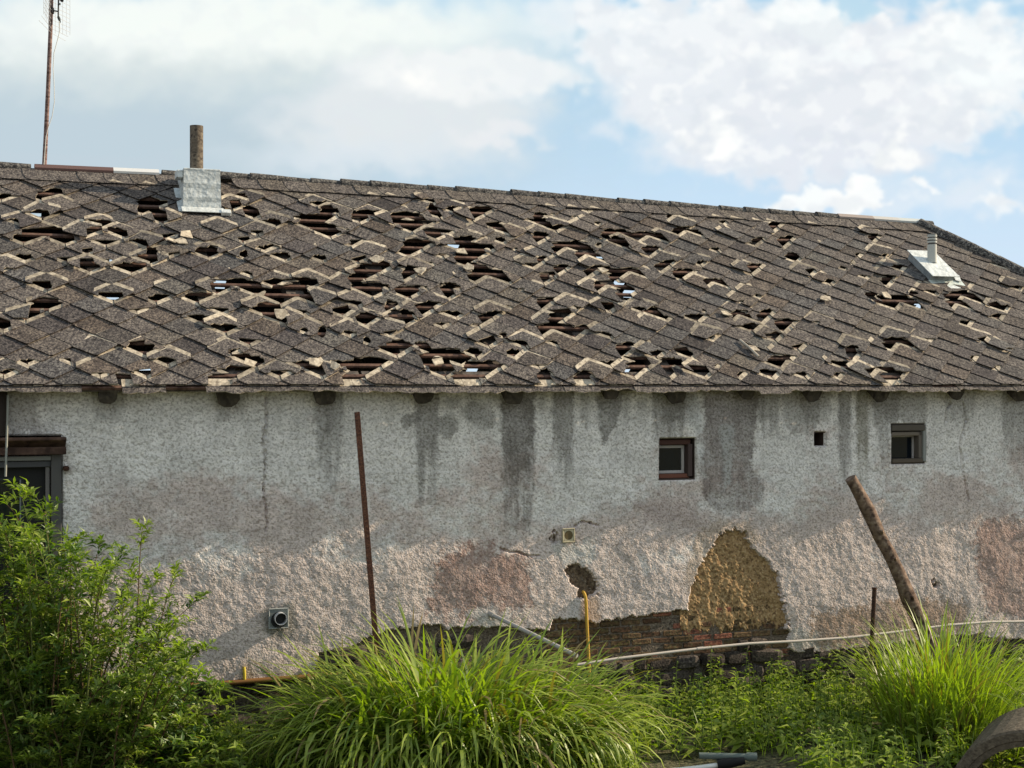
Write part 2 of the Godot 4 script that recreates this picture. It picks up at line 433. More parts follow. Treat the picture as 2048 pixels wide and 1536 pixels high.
const HOLES := [
	[0, 330, [600,365,300,110, 1175,335,90,40, 1460,312,110,35, 1760,485,320,140, 60,400,220,50, 620,475,90,50, 445,600,220,60, 150,680,120,50, 1185,525,80,40, 560,790,520,110, 740,890,250,110, 220,890,110,80, 1200,710,420,60, 1380,810,190,80, 1150,805,200,50, 1250,910,300,70, 1600,925,210,50, 1780,830,90,50, 1960,845,170,60, 1025,995,110,45, 290,1120,220,90, 810,1110,300,60, 1020,1140,120,40, 1220,1150,250,40, 1700,1130,240,90, 1530,1230,320,90, 1765,1040,120,90, 1985,1040,130,70, 1080,1235,150,50, 80,1270,100,70, 490,1410,160,40, 560,1480,100,70]],
	[0, 560, [540,300,330,150, 1290,215,230,70, 1870,230,220,80, 1630,355,200,70, 270,490,260,35, 40,520,120,150, 585,585,70,40, 1050,550,80,20, 1650,840,320,110, 1560,735,160,40, 760,945,110,60, 350,995,240,50, 110,1100,220,70, 1160,1055,50,25, 1180,1140,160,40, 1440,1120,130,60, 1870,980,260,80, 1650,1080,160,80, 1090,740,90,25]],
	[340, 340, [800,345,150,90, 740,405,110,40, 930,460,160,50, 960,530,140,80, 290,580,80,50, 150,690,100,60, 480,815,80,40, 500,715,90,30, 860,820,110,50, 1790,410,250,60, 1860,490,180,90, 1580,465,90,35, 1680,580,430,70, 1750,670,420,90, 1860,770,280,100, 1170,640,160,50, 1390,715,90,35, 1000,730,120,40, 1150,920,170,70, 1030,930,80,40, 1280,1030,190,70, 440,1000,230,110, 840,1010,100,80, 1720,1060,150,70, 40,780,90,40, 800,1190,100,40, 880,1250,130,50, 760,1340,480,70, 1210,1340,300,60, 1540,1350,260,60, 1350,1450,520,150, 340,1500,340,80, 1820,1280,120,30]],
	[340, 560, [300,250,300,90, 570,360,170,60, 330,465,290,50, 650,610,330,70, 940,720,200,80, 1080,605,90,70, 1150,370,330,100, 1490,410,240,60, 1300,500,80,50, 1560,630,90,60, 1780,630,90,100, 1980,340,150,120, 1700,520,120,50, 770,860,130,80, 880,960,300,100, 800,1085,400,100, 650,1140,420,50, 1570,1010,300,60, 1930,1010,220,80, 1270,1100,260,60, 1460,950,90,50, 1900,850,80,50]],
	[680, 350, [440,220,110,40, 1040,340,130,50, 1080,405,120,60, 590,385,70,30, 330,455,240,70, 235,520,150,90, 1320,430,180,50, 1650,445,230,90, 1780,560,130,60, 1840,640,130,90, 800,500,330,90, 870,580,380,70, 880,660,230,80, 1375,590,70,45, 1150,680,260,40, 40,670,90,30, 170,790,120,50, 120,850,140,40, 880,840,300,110, 450,900,80,60, 750,930,140,50, 200,990,140,50, 1870,790,120,60, 1460,790,240,80, 1490,870,430,90, 1530,960,380,80, 1200,975,160,50, 470,1045,160,60, 1030,1070,120,60, 330,1120,330,90, 210,1220,140,80, 820,1150,220,70, 1540,1080,280,60, 1700,1160,380,90, 350,1330,380,70, 800,1350,300,60, 690,1430,90,70, 1270,1330,180,60, 1420,1245,60,20, 390,1455,70,30]],
	[680, 560, [150,320,180,50, 80,400,200,60, 590,320,130,110, 700,430,260,100, 1050,330,250,70, 1270,430,260,60, 1780,450,260,80, 1960,360,100,60, 320,440,230,60, 300,530,120,80, 730,510,350,90, 1190,550,170,50, 580,650,130,45, 690,770,220,80, 310,740,80,90, 80,640,140,50, 960,780,150,60, 620,840,330,90, 1230,900,450,110, 1550,870,170,90, 280,1000,500,110, 230,1110,340,80, 1150,1000,300,110, 1640,1010,460,90, 1560,1120,420,90, 1700,720,150,90, 1900,690,100,50, 1990,900,100,120, 1600,580,170,50, 1410,270,90,25]],
	[1020, 360, [660,290,160,60, 900,390,120,40, 310,510,230,60, 330,430,130,60, 490,435,60,30, 800,465,130,40, 720,515,150,40, 560,600,160,50, 360,670,200,80, 70,560,70,35, 1020,550,90,60, 930,600,100,30, 1240,640,330,80, 1560,660,280,70, 1680,740,90,40, 1250,745,170,60, 720,780,380,80, 880,870,250,80, 550,860,100,70, 1040,790,90,60, 1640,830,190,60, 1910,850,90,60, 1820,1010,220,70, 370,960,130,60, 260,1040,230,50, 430,1130,150,50, 600,1050,180,50, 1050,1070,330,70, 1380,1085,240,50, 1230,1160,180,70, 1160,1260,420,90, 1360,1360,200,80, 60,835,60,30, 120,1320,80,30, 450,1430,280,50, 1110,1440,120,30, 1900,435,140,50, 1960,610,140,60, 1970,1090,150,50, 1660,1170,70,30, 660,965,60,30]],
	[1020, 560, [560,380,240,60, 580,460,270,100, 740,385,120,50, 500,575,360,70, 830,590,160,60, 1080,675,160,50, 1370,790,250,60, 1450,370,160,60, 1660,390,180,80, 1800,490,180,70, 1050,1000,150,40, 1220,1010,200,70, 1450,960,250,90, 1500,1030,300,70, 1420,1120,180,90, 1720,900,150,80, 1850,970,230,80, 1980,800,120,60, 470,770,120,60, 60,770,130,50, 50,880,130,90, 300,1040,200,60, 380,1120,140,100, 840,1140,170,80, 1660,575,70,25, 940,770,70,25, 150,1105,50,25]],
	[1360, 390, [500,350,110,60, 1050,310,160,60, 1130,370,160,60, 490,430,70,30, 100,440,200,40, 240,500,60,60, 920,545,150,40, 1260,540,210,70, 810,605,90,40, 1220,640,60,30, 390,670,110,60, 240,840,130,70, 90,930,190,70, 890,860,190,60, 830,970,90,30, 380,1040,200,70, 1290,740,130,90, 1510,895,110,40, 1730,1060,120,70, 900,1230,110,70, 1900,890,90,60, 2020,820,60,50, 680,1410,180,70, 1020,1400,170,70, 200,1470,190,50, 700,1290,60,30, 1220,860,60,30, 1320,265,40,20]],
	[1360, 570, [680,370,190,70, 1010,370,180,80, 180,400,220,60, 910,450,200,50, 1230,460,280,60, 830,520,250,80, 350,610,130,80, 1080,620,190,90, 1380,720,130,80, 1170,880,290,60, 1120,930,330,60, 1990,780,110,90, 1880,950,250,80, 200,970,200,60, 720,1070,110,60, 1010,1050,180,60, 1410,1080,170,70, 440,980,80,50, 1850,1080,120,50, 270,340,60,50, 1570,450,80,30, 1920,410,60,40, 100,830,90,50]],
	[1698, 430, [280,275,130,40, 110,500,110,50, 400,525,80,40, 590,640,220,60, 150,750,140,40, 440,770,140,40, 40,590,60,40, 250,945,170,40, 540,1000,380,70, 930,930,120,40, 1250,970,350,100, 1230,1050,200,70, 1640,1040,110,50, 1740,1210,170,60, 1380,1290,220,70, 1940,890,120,40, 1680,590,150,30, 730,950,100,50, 1780,1110,150,40]],
	[1698, 570, [520,700,260,110, 690,600,60,25, 880,660,160,30, 1480,880,150,50, 1740,1000,100,40, 1560,650,120,40, 520,1080,280,60, 330,1010,250,50, 2000,1070,100,60, 1870,790,90,25, 40,770,90,60]],
]

func make_holes() -> Array:
	var out := []
	var k := 350.0 / 2048.0
	for g in HOLES:
		var d: Array = g[2]
		for i in range(0, d.size(), 4):
			var cx: float = g[0] + d[i] * k
			var cy: float = g[1] + d[i + 1] * k
			var rx: float = d[i + 2] * k * 0.585
			var ry: float = d[i + 3] * k * 0.63
			var poly := PackedVector2Array()
			var cnt := 10 if d[i + 2] < 120 else 19
			for j in cnt:
				var a := TAU * (j + rng.randf_range(-0.3, 0.3)) / cnt
				var s := rng.randf_range(0.70, 1.26)
				# ground-down diamond: flatter on top, pointed below
				poly.append(on_roof(cx + cos(a) * rx * s, cy + sin(a) * ry * s * (1.15 if sin(a) > 0 else 1.0)))
			var lo := poly[0]
			var hi := poly[0]
			for p in poly:
				lo = lo.min(p)
				hi = hi.max(p)
			out.append({"poly": poly, "lo": lo, "hi": hi, "big": d[i + 2] >= 110, "c": on_roof(cx, cy)})
	return out

func area(p: PackedVector2Array) -> float:
	var s := 0.0
	for i in p.size():
		s += p[i].cross(p[(i + 1) % p.size()])
	return absf(s) * 0.5

func cut_all(pieces: Array, by: PackedVector2Array) -> Array:
	var out := []
	for p in pieces:
		for r in Geometry2D.clip_polygons(p, by):
			if not Geometry2D.is_polygon_clockwise(r) and area(r) > 0.0018:
				out.append(r)
	return out

# a flat piece of tile as a slab: the outline in tile axes, lifted by lift(v)
func slab(b: MB, edge: MB, poly: PackedVector2Array, base: Vector2, top: Callable, thick: float, col: Color, ecol: Color, old := PackedVector2Array()) -> void:
	var tris := Geometry2D.triangulate_polygon(poly)
	if tris.is_empty():
		return
	var pts := PackedVector3Array()
	for p in poly:
		pts.append(Vector3(p.x - base.x, top.call(p), -(p.y - base.y)))
	for i in range(0, tris.size(), 3):
		var nn := (pts[tris[i + 1]] - pts[tris[i]]).cross(pts[tris[i + 2]] - pts[tris[i]]).normalized()
		if nn.y < 0.0:
			nn = -nn
		b.tri(pts[tris[i]], pts[tris[i + 1]], pts[tris[i + 2]], nn, col)
	if edge == null:
		return
	var cw := Geometry2D.is_polygon_clockwise(poly)
	for i in poly.size():
		var j := (i + 1) % poly.size()
		var e := poly[j] - poly[i]
		var o := Vector2(e.y, -e.x) * (-1.0 if cw else 1.0)
		var a := pts[i]
		var d := pts[j]
		var nn := Vector3(o.x, 0, -o.y).normalized()
		var dn := Vector3(0, -thick, 0)
		var worn := false
		if not old.is_empty():
			var mid := (poly[i] + poly[j]) * 0.5
			for m in old.size():
				if Geometry2D.get_closest_point_to_segment(mid, old[m], old[(m + 1) % old.size()]).distance_to(mid) < 0.002:
					worn = true
		var eb := b if worn else edge
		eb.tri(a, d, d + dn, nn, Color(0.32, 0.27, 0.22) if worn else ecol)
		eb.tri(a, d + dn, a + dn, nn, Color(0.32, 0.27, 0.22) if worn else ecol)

func roof_outline() -> PackedVector2Array:
	var p := PackedVector2Array([Vector2(-3.2, 0.035), Vector2(HIP_END - 0.06, 0.035), Vector2(HIP_U - 0.05, HIP_V)])
	for i in range(RIDGE.size() - 3, -1, -1):
		p.append(Vector2(maxf(RIDGE[i][0], -3.2), RIDGE[i][1] - 0.16))
	return p

func build_roof() -> void:
	roof = node("roof", house, Transform3D(Basis(Vector3(1, 0, 0), Vector3(0, cos(PITCH), sin(PITCH)), Vector3(0, -sin(PITCH), cos(PITCH))), Vector3(0, EY, 0)))
	var holes := make_holes()
	var outline := roof_outline()
	# tiles
	var cells := []
	for r in range(-2, 24):
		for i in range(-8, 38):
			var off := 0.5 if posmod(r, 2) == 1 else 0.0
			cells.append(Vector2(U0 + (i + off) * DX, V0 + r * HY))
	var whole_variants := []
	var jobs := []
	for N: Vector2 in cells:
		var a := DX * 0.5 - 0.004
		var t := rng.randf_range(0.008, 0.02)
		var poly := PackedVector2Array([N + Vector2(-t, t * 0.92), N + Vector2(t, t * 0.92), N + Vector2(a, HY), N + Vector2(a, HY * (2 * KT - 1)), N + Vector2(0.02, 2 * HY * KT - 0.02), N + Vector2(-0.02, 2 * HY * KT - 0.02), N + Vector2(-a, HY * (2 * KT - 1)), N + Vector2(-a, HY)])
		var cell := PackedVector2Array([N, N + Vector2(DX * 0.5, HY), N + Vector2(0, 2 * HY), N + Vector2(-DX * 0.5, HY)])
		var pieces := []
		var touched := false
		for q in Geometry2D.intersect_polygons(poly, outline):
			pieces.append(q)
		if pieces.is_empty():
			continue
		var ca := area(cell)
		var lo := N + Vector2(-DX * 0.5, 0)
		var hi := N + Vector2(DX * 0.5, 2 * HY * KT)
		var hurt := 0.0
		for h in holes:
			if h.hi.x < lo.x or h.lo.x > hi.x or h.hi.y < lo.y or h.lo.y > hi.y:
				continue
			var shared := 0.0
			var L := Vector2(99, 0)
			var R := Vector2(-99, 0)
			for q in Geometry2D.intersect_polygons(h.poly, cell):
				shared += area(q)
				for p in q:
					if p.x < L.x:
						L = p
					if p.x > R.x:
						R = p
			if shared < ca * 0.08 and not (shared > 0.0 and not h.big and Geometry2D.is_point_in_polygon(h.c, cell)):
				continue
			touched = true
			hurt += shared
			pieces = cut_all(pieces, h.poly)
			if h.big and R.x - L.x > 0.05:
				var d := -0.55
				pieces = cut_all(pieces, PackedVector2Array([L + Vector2(0, 0.012), L + Vector2(rng.randf_range(-0.06, 0.05), d), R + Vector2(rng.randf_range(-0.05, 0.06), d), R + Vector2(0, 0.012)]))
		if pieces.is_empty():
			continue
		jobs.append({"N": N, "old": poly, "pieces": pieces, "cell": cell, "cut": touched, "in": N.x > -0.4 and N.x < 13.0})
	# nearest first, so that those that show largest get a node each
	jobs.sort_custom(func(x, y): return x.N.x * 0.37 + x.N.y * 0.8 < y.N.x * 0.37 + y.N.y * 0.8)
	var n_tile := 0
	var n_broken := 0
	var far_w := MB.new()
	var far_c := MB.new()
	for j in jobs:
		var N: Vector2 = j.N
		var tone := rng.randf_range(0.68, 1.22)
		var warm := rng.randf_range(-0.09, 0.09)
		var col := Color(tone * (1.0 + warm), tone, tone * (1.0 - warm))
		var ctone := rng.randf_range(0.5, 1.12)
		var ccol := Color(ctone, ctone, ctone)
		var grow: float = rng.randf_range(0.985, 1.02)
		var exposed := PackedVector2Array([N + Vector2(0, -0.2), N + Vector2(DX * 0.5 + 0.02, HY * grow - 0.004), N + Vector2(0, 2 * HY * grow + 0.010), N + Vector2(-DX * 0.5 - 0.02, HY * grow - 0.004)])
		var tilt := rng.randf_range(0.026, 0.04)
		var roll := rng.randf_range(-0.014, 0.014)
		var lift := rng.randf_range(0.0, 0.008)
		var L := 2 * HY * KT
		if rng.randf() < 0.06:
			col = Color(tone * 1.35, tone * 1.3, tone * 1.2)
		elif rng.randf() < 0.08:
			col = Color(tone * 0.62, tone * 0.62, tone * 0.66)
		for pc0 in j.pieces:
			var pc: PackedVector2Array = pc0
			var slip := Vector2.ZERO
			var turn := 0.0
			if j.cut and N.y > 0.0 and rng.randf() < 0.3:
				slip = Vector2(rng.randf_range(-0.02, 0.02), rng.randf_range(-0.05, 0.005))
				turn = rng.randf_range(-0.12, 0.12)
			var single := false
			if j.in:
				if j.cut and n_broken < 299:
					n_broken += 1
					single = true
				elif not j.cut and n_tile < 299:
					n_tile += 1
					single = true
			var w := MB.new()
			var cl := MB.new()
			var wb := w if single else far_w
			var cb := cl if single else far_c
			var base := N if single else Vector2.ZERO
			# broken pieces sit a little loose: lifted, rolled and slipped
			var loose := 0.0
			var tip := 0.0
			if j.cut and rng.randf() < 0.4:
				loose = rng.randf_range(0.0, 0.03)
				tip = rng.randf_range(-0.05, 0.05)
			var top := func(p: Vector2) -> float:
				return 0.012 + lift + loose + tilt * (1.0 - (p.y - N.y) / L) + (roll + tip) * (p.x - N.x) / DX
			for q in Geometry2D.intersect_polygons(pc, exposed):
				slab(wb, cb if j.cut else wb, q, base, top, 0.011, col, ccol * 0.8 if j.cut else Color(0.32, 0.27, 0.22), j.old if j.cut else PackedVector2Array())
			for q in Geometry2D.clip_polygons(pc, exposed):
				if not Geometry2D.is_polygon_clockwise(q):
					slab(cb, cb, q, base, top, 0.007, ccol, ccol)
			if single:
				var m := ArrayMesh.new()
				w.into(m, M.tile)
				cl.into(m, M.clean)
				if m.get_surface_count() == 0:
					continue
				var o := put_mesh(m, "broken_tile" if j.cut else "tile", roof)
				o.position = rp(N.x + slip.x, N.y + slip.y, 0.012 if turn != 0.0 else 0.0)
				o.rotation.y = turn
	var fm := ArrayMesh.new()
	far_w.into(fm, M.tile)
	far_c.into(fm, M.clean)
	var fo := put_mesh(fm, "more_tiles", roof)
	fo.set_meta("kind", "stuff")
	print("tiles ", n_tile, " broken ", n_broken, " of ", jobs.size())
	build_roof_edges()

func build_roof_edges() -> void:
	# eave course: straight tiles laid along the edge
	var u := -3.2
	while u < HIP_END + 0.2:
		var wd := rng.randf_range(0.36, 0.44)
		var pxu := 0.0
		var missing := (u > 1.62 and u < 1.75) or rng.randf() < 0.04
		if not missing:
			var w := MB.new()
			var cl := MB.new()
			var dip := rng.randf_range(-0.03, 0.015) if rng.randf() < 0.8 else rng.randf_range(-0.06, 0.05)
			var poly := PackedVector2Array([Vector2(u, -0.055 + dip)])
			var steps := 6
			for k in range(1, steps):
				poly.append(Vector2(u + wd * k / steps, -0.055 + dip + rng.randf_range(-0.02, 0.03)))
			poly.append_array([Vector2(u + wd - 0.004, -0.055 + dip * 0.5), Vector2(u + wd - 0.004, 0.17), Vector2(u, 0.17)])
			var tone := rng.randf_range(0.8, 1.1)
			var tip := rng.randf_range(-0.006, 0.006)
			var top := func(p: Vector2) -> float:
				return 0.004 - 0.02 * (0.1 - p.y) + tip
			var half := PackedVector2Array([Vector2(u - 1, -1), Vector2(u + 2, -1), Vector2(u + 2, 0.045), Vector2(u - 1, 0.045)])
			for q in Geometry2D.intersect_polygons(poly, half):
				slab(w, cl, q, Vector2(u, 0), top, 0.008, Color(tone, tone, tone), Color(0.9, 0.9, 0.9))
			for q in Geometry2D.clip_polygons(poly, half):
				slab(cl, null, q, Vector2(u, 0), top, 0.008, Color(0.95, 0.95, 0.95), Color.WHITE)
			var m := ArrayMesh.new()
			w.into(m, M.tile)
			cl.into(m, M.clean)
			put_mesh(m, "eave_tile", roof).position = rp(u, 0, 0)
		u += wd
	# top course under the ridge
	u = -3.2
	while u < HIP_U - 0.1:
		var wd := rng.randf_range(0.30, 0.34)
		var r := ridge_v(u)
		var w := MB.new()
		var cl := MB.new()
		var lo := r - rng.randf_range(0.30, 0.33)
		var poly := PackedVector2Array([Vector2(u + 0.10, lo), Vector2(u + wd + 0.09, lo + rng.randf_range(-0.008, 0.008)), Vector2(u + wd + 0.02, r - 0.19), Vector2(u + wd + 0.01, r), Vector2(u, r), Vector2(u + 0.01, r - 0.18), Vector2(u + 0.04, lo + 0.04)])
		var tone := rng.randf_range(0.85, 1.2)
		var lift := rng.randf_range(0.0, 0.006)
		var uu := u
		var top := func(p: Vector2) -> float:
			return 0.046 + lift + (r - p.y) * 0.03 - (p.x - uu) * 0.02
		slab(w, w, poly, Vector2(u, r), top, 0.009, Color(tone, tone * 0.98, tone * 0.92), Color(0.7, 0.7, 0.7))
		if rng.randf() < 0.3:
			var pu := u + rng.randf_range(0.05, 0.15)
			slab(cl, null, PackedVector2Array([Vector2(pu, lo + 0.03), Vector2(pu + 0.17, lo + 0.012), Vector2(pu + 0.05, lo + 0.10)]), Vector2(u, r), func(p: Vector2) -> float: return top.call(p) + 0.004, 0.004, Color(0.9, 0.9, 0.9), Color.WHITE)
		var m := ArrayMesh.new()
		w.into(m, M.tile)
		cl.into(m, M.clean)
		if not (uu > 2.45 and uu < 2.75):
			put_mesh(m, "top_tile", roof).position = rp(u, r, 0)
		u += wd
	# ridge caps
	u = 2.74
	var spans := []
	while u < HIP_U:
		spans.append(u)
		u += 0.40
	for s in [-3.2, -2.8, -2.4, -2.0, -1.6, -1.2, -0.8, -0.4, 0.0, 2.02, 2.36]:
		spans.append(s)
	for s: float in spans:
		if s > 11.9 and s < 12.9:
			continue
		var b := MB.new()
		var len_ := 0.44
		var v0 := ridge_v(s)
		var v1 := ridge_v(s + len_)
		var dz := rng.randf_range(-0.012, 0.012)
		half_pipe(b, rp(s, v0 + 0.03, 0.01 + dz), rp(s + len_, v1 + 0.03, 0.0 + dz), 0.080, 0.073)
		put(b, "ridge_tile", M.dark_tile, roof)
	# hip caps
	var n_hip := 12
	for i in n_hip:
		var a := Vector2(HIP_U, HIP_V).lerp(Vector2(HIP_END, 0.0), float(i) / n_hip)
		var e := Vector2(HIP_U, HIP_V).lerp(Vector2(HIP_END, 0.0), (i + 1.14) / n_hip)
		var b := MB.new()
		half_pipe(b, rp(a.x + 0.02, a.y, 0.03), rp(e.x + 0.02, e.y, 0.02 + rng.randf_range(-0.01, 0.01)), 0.085, 0.095)
		put(b, "hip_tile", M.dark_tile, roof)
	# ridge covers of sheet: brown and white on the left, pale ones at the right end
	for d in [[0.48, 1.42, lin(0.115, 0.07, 0.062)], [1.42, 1.98, lin(0.55, 0.55, 0.54)], [11.9, 12.5, lin(0.30, 0.25, 0.22)], [12.5, 12.95, lin(0.45, 0.43, 0.40)], [12.95, 13.42, lin(0.46, 0.48, 0.46)]]:
		var b := MB.new()
		var m0: float = ridge_v(d[0])
		var m1: float = ridge_v(d[1])
		var c: Color = d[2]
		var p0 := rp(d[0], m0 - 0.03, 0.075)
		var p1 := rp(d[1], m1 - 0.03, 0.075)
		var q0 := rp(d[0], m0 + 0.05, 0.082)
		var q1 := rp(d[1], m1 + 0.05, 0.082)
		var r0 := rp(d[0], m0 + 0.15, -0.02)
		var r1 := rp(d[1], m1 + 0.15, -0.02)
		b.quad(p0, p1, q1, q0, c, Vector3(p0.x, -5, p0.z))
		b.quad(q0, q1, r1, r0, c, Vector3(p0.x, -5, p0.z + 3))
		var dn := Vector3(0, -0.025, 0.012)
		b.quad(p0, p1, p1 + dn, p0 + dn, c, Vector3(p0.x, 0, p0.z - 3))
		b.quad(p0, q0, q0 + dn, p0 + dn, c, Vector3(p0.x + 3, 0, p0.z))
		b.quad(p1, q1, q1 + dn, p1 + dn, c, Vector3(p0.x - 3, 0, p0.z))
		put(b, "ridge_cover", M.paint, roof)
	# battens
	for r in range(0, 23):
		var v := 0.05 + r * HY
		var b := MB.new()
		var u1 := lerpf(HIP_END, HIP_U, v / HIP_V) - 0.05
		var k := rng.randf_range(0.75, 1.2)
		b.box(Transform3D(Basis(Vector3.UP, rng.randf_range(-0.0006, 0.0006)), rp((u1 - 3.2) * 0.5, v, -0.018)), Vector3(u1 + 3.2, 0.032, 0.05), Color(k, k, k), 0.004)
		put(b, "batten", M.wood, roof)
	# boards added over the rafter ends to keep sun through holes off the wall
	var ub := -3.2
	while ub < 15.2:
		var b := MB.new()
		for k in 2:
			b = MB.new()
			b.box(Transform3D(Basis(), rp(ub + 1.14, 0.12 + k * 0.185, -0.047)), Vector3(2.27, 0.018, 0.175), Color(1, 1, 1), 0.003)
			put(b, "added_eave_board", M.old_wood, roof)
		ub += 2.3
	# rafters with log ends under the eave
	for x in [-200, 217, 460, 655, 852, 1032, 1228, 1360, 1500, 1632, 1770, 1920, 2052, 2190, 2330]:
		var uu: float = on_z(x, 800, -0.05).x
		var b := MB.new()
		var prof := PackedVector2Array([Vector2(-0.098, -0.057), Vector2(0.098, -0.057), Vector2(0.102, -0.16), Vector2(0.085, -0.215), Vector2(0.035, -0.235), Vector2(-0.04, -0.232), Vector2(-0.088, -0.21), Vector2(-0.102, -0.15)])
		var v1 := minf(ridge_v(uu), (HIP_END - uu) / (HIP_END - HIP_U) * HIP_V) - 0.05
		if v1 < 0.4:
			continue
		var tail := 0.02 + rng.randf_range(0.0, 0.05)
		var fat := rng.randf_range(0.82, 1.12)
		for i in prof.size():
			prof[i] = Vector2(prof[i].x * fat + rng.randf_range(-0.008, 0.008), prof[i].y if i < 2 else prof[i].y * fat + rng.randf_range(-0.012, 0.012))
		for i in prof.size():
			var p := prof[i]
			var q := prof[(i + 1) % prof.size()]
			var e := q - p
			b.quad(rp(p.x, tail, p.y), rp(q.x, tail, q.y), rp(q.x, v1, q.y), rp(p.x, v1, p.y), Color(1, 1, 1), rp(0, (tail + v1) * 0.5, -0.1))
		for i in range(1, prof.size() - 1):
			b.tri(rp(prof[0].x, tail, prof[0].y), rp(prof[i].x, tail, prof[i].y), rp(prof[i + 1].x, tail, prof[i + 1].y), Vector3(0, 0, 1), Color(0.8, 0.8, 0.8))
		put(b, "rafter", M.old_wood, roof).position.x = uu
	# far slope with a few holes of its own, hip slope, and the gable that closes the loft on the left
	var spots := []
	for s in [[65, 437], [67, 450], [236, 523], [228, 604], [290, 734], [435, 572], [902, 498], [938, 740], [1136, 499], [1196, 500], [1190, 575], [1246, 576], [1233, 557], [1239, 733], [1807, 604], [1759, 690]]:
		var d := ray(s[0], s[1])
		var o := Vector3(0, EYE, DIST)
		# plane of the far slope: through the ridge, falling away behind
		var top := Vector3(0, EY + 4.75 * sin(PITCH), -4.75 * cos(PITCH))
		var nn := Vector3(0, cos(PITCH), -sin(PITCH))
		var t := (top - o).dot(nn) / d.dot(nn)
		var p := o + d * t
		spots.append(Vector2(p.x, (p - top).dot(Vector3(0, -sin(PITCH), -cos(PITCH)))))
	var b := MB.new()
	var st := 0.06
	var nu := int(20.0 / st)
	var nv := int(4.9 / st)
	for i in nu:
		for j in nv:
			var cu := -3.2 + (i + 0.5) * st
			var cv := (j + 0.5) * st
			var open := false
			for s: Vector2 in spots:
				if absf(cu - s.x) < 0.09 and absf(cv - s.y) < 0.09:
					open = true
			if open or cu > lerpf(HIP_U, HIP_END, cv / 4.75):
				continue
			var back := func(x: float, y: float) -> Vector3:
				var r := ridge_v(x)
				return Vector3(x, -y * sin(2.0 * PITCH), -r - y * cos(2.0 * PITCH))
			var x0 := -3.2 + i * st
			b.quad(back.call(x0, j * st), back.call(x0 + st, j * st), back.call(x0 + st, (j + 1) * st), back.call(x0, (j + 1) * st), Color(1, 1, 1), Vector3(cu, -9, 0))
	put(b, "back_slope", M.tile, roof)
	b = MB.new()
	var bk := func(x: float, y: float) -> Vector3: return Vector3(x, -y * sin(2.0 * PITCH), -ridge_v(x) - y * cos(2.0 * PITCH))
	var h0 := rp(HIP_U, HIP_V, 0.0)
	var h1 := rp(HIP_END, 0.0, 0.0)
	var h2: Vector3 = bk.call(HIP_END, 4.42)
	b.tri(h0, h1, h2, Vector3(1, 0.8, 0).normalized(), Color(1, 1, 1))
	put(b, "hip_slope", M.tile, roof)

func half_pipe(b: MB, a: Vector3, e: Vector3, r0: float, r1: float) -> void:
	var t := (e - a).normalized()
	var up := (Vector3(0, cos(PITCH), 0.0) + Vector3(0, 0, -sin(PITCH))).normalized()
	var x := t.cross(up).normalized()
	up = x.cross(t).normalized()
	var k := b.v.size()
	var seg := 10
	for i in 2:
		for j in seg + 1:
			var an := -0.35 + (PI + 0.7) * j / seg
			var d := x * cos(an) + up * sin(an)
			b.v.append((a if i == 0 else e) + d * (r0 if i == 0 else r1))
			b.n.append(d)
			b.c.append(Color.WHITE)
	for j in seg:
		var p := k + j
		if (b.v[p + 1] - b.v[p]).cross(b.v[p + seg + 1] - b.v[p]).dot(b.n[p]) > 0.0:
			b.ix.append_array([p, p + seg + 1, p + 1, p + 1, p + seg + 1, p + seg + 2])
		else:
			b.ix.append_array([p, p + 1, p + seg + 1, p + 1, p + seg + 2, p + seg + 1])
	# end faces show the thickness
	for i in 2:
		var c := a if i == 0 else e
		for j in seg:
			b.tri(c, b.v[k + i * (seg + 1) + j], b.v[k + i * (seg + 1) + j + 1], -t if i == 0 else t, Color(0.5, 0.5, 0.5))

# ---------------------------------------------------------------- wall
func px_poly(a: Array) -> PackedVector2Array:
	var p := PackedVector2Array()
	for i in range(0, a.size(), 2):
		p.append(wl(a[i], a[i + 1]))
	return p

var bottom := PackedVector2Array()
var gone: Array = []
var openings: Array = []
var patches: Array = []

func bottom_y(u: float) -> float:
	for i in bottom.size() - 1:
		if u <= bottom[i + 1].x:
			return lerpf(bottom[i].y, bottom[i + 1].y, clampf((u - bottom[i].x) / (bottom[i + 1].x - bottom[i].x), 0, 1))
	return bottom[bottom.size() - 1].y

func stain(a: Array, col: Color, k: float, ragged := 0.035, feather := 0.0) -> void:
	var p := px_poly(a)
	var lo := p[0]
	var hi := p[0]
	for q in p:
		lo = lo.min(q)
		hi = hi.max(q)
	patches.append({"p": p, "lo": lo - Vector2(0.1, 0.1), "hi": hi + Vector2(0.1, 0.1), "c": col, "k": k, "r": ragged, "f": feather})

func column(x0: float, x1: float, y0: float, y1: float, k: float, col := Color(0.17, 0.155, 0.135), taper := 0.3) -> void:
	# damp run below a rafter: straight sided, thinning out below
	var w := (x1 - x0) * taper * 0.5
	stain([x0, y0, x1, y0, x1 - w * 0.4, lerpf(y0, y1, 0.6), x1 - w, y1, x0 + w, y1, x0 + w * 0.4, lerpf(y0, y1, 0.6)], col, k, 0.03, 0.55)

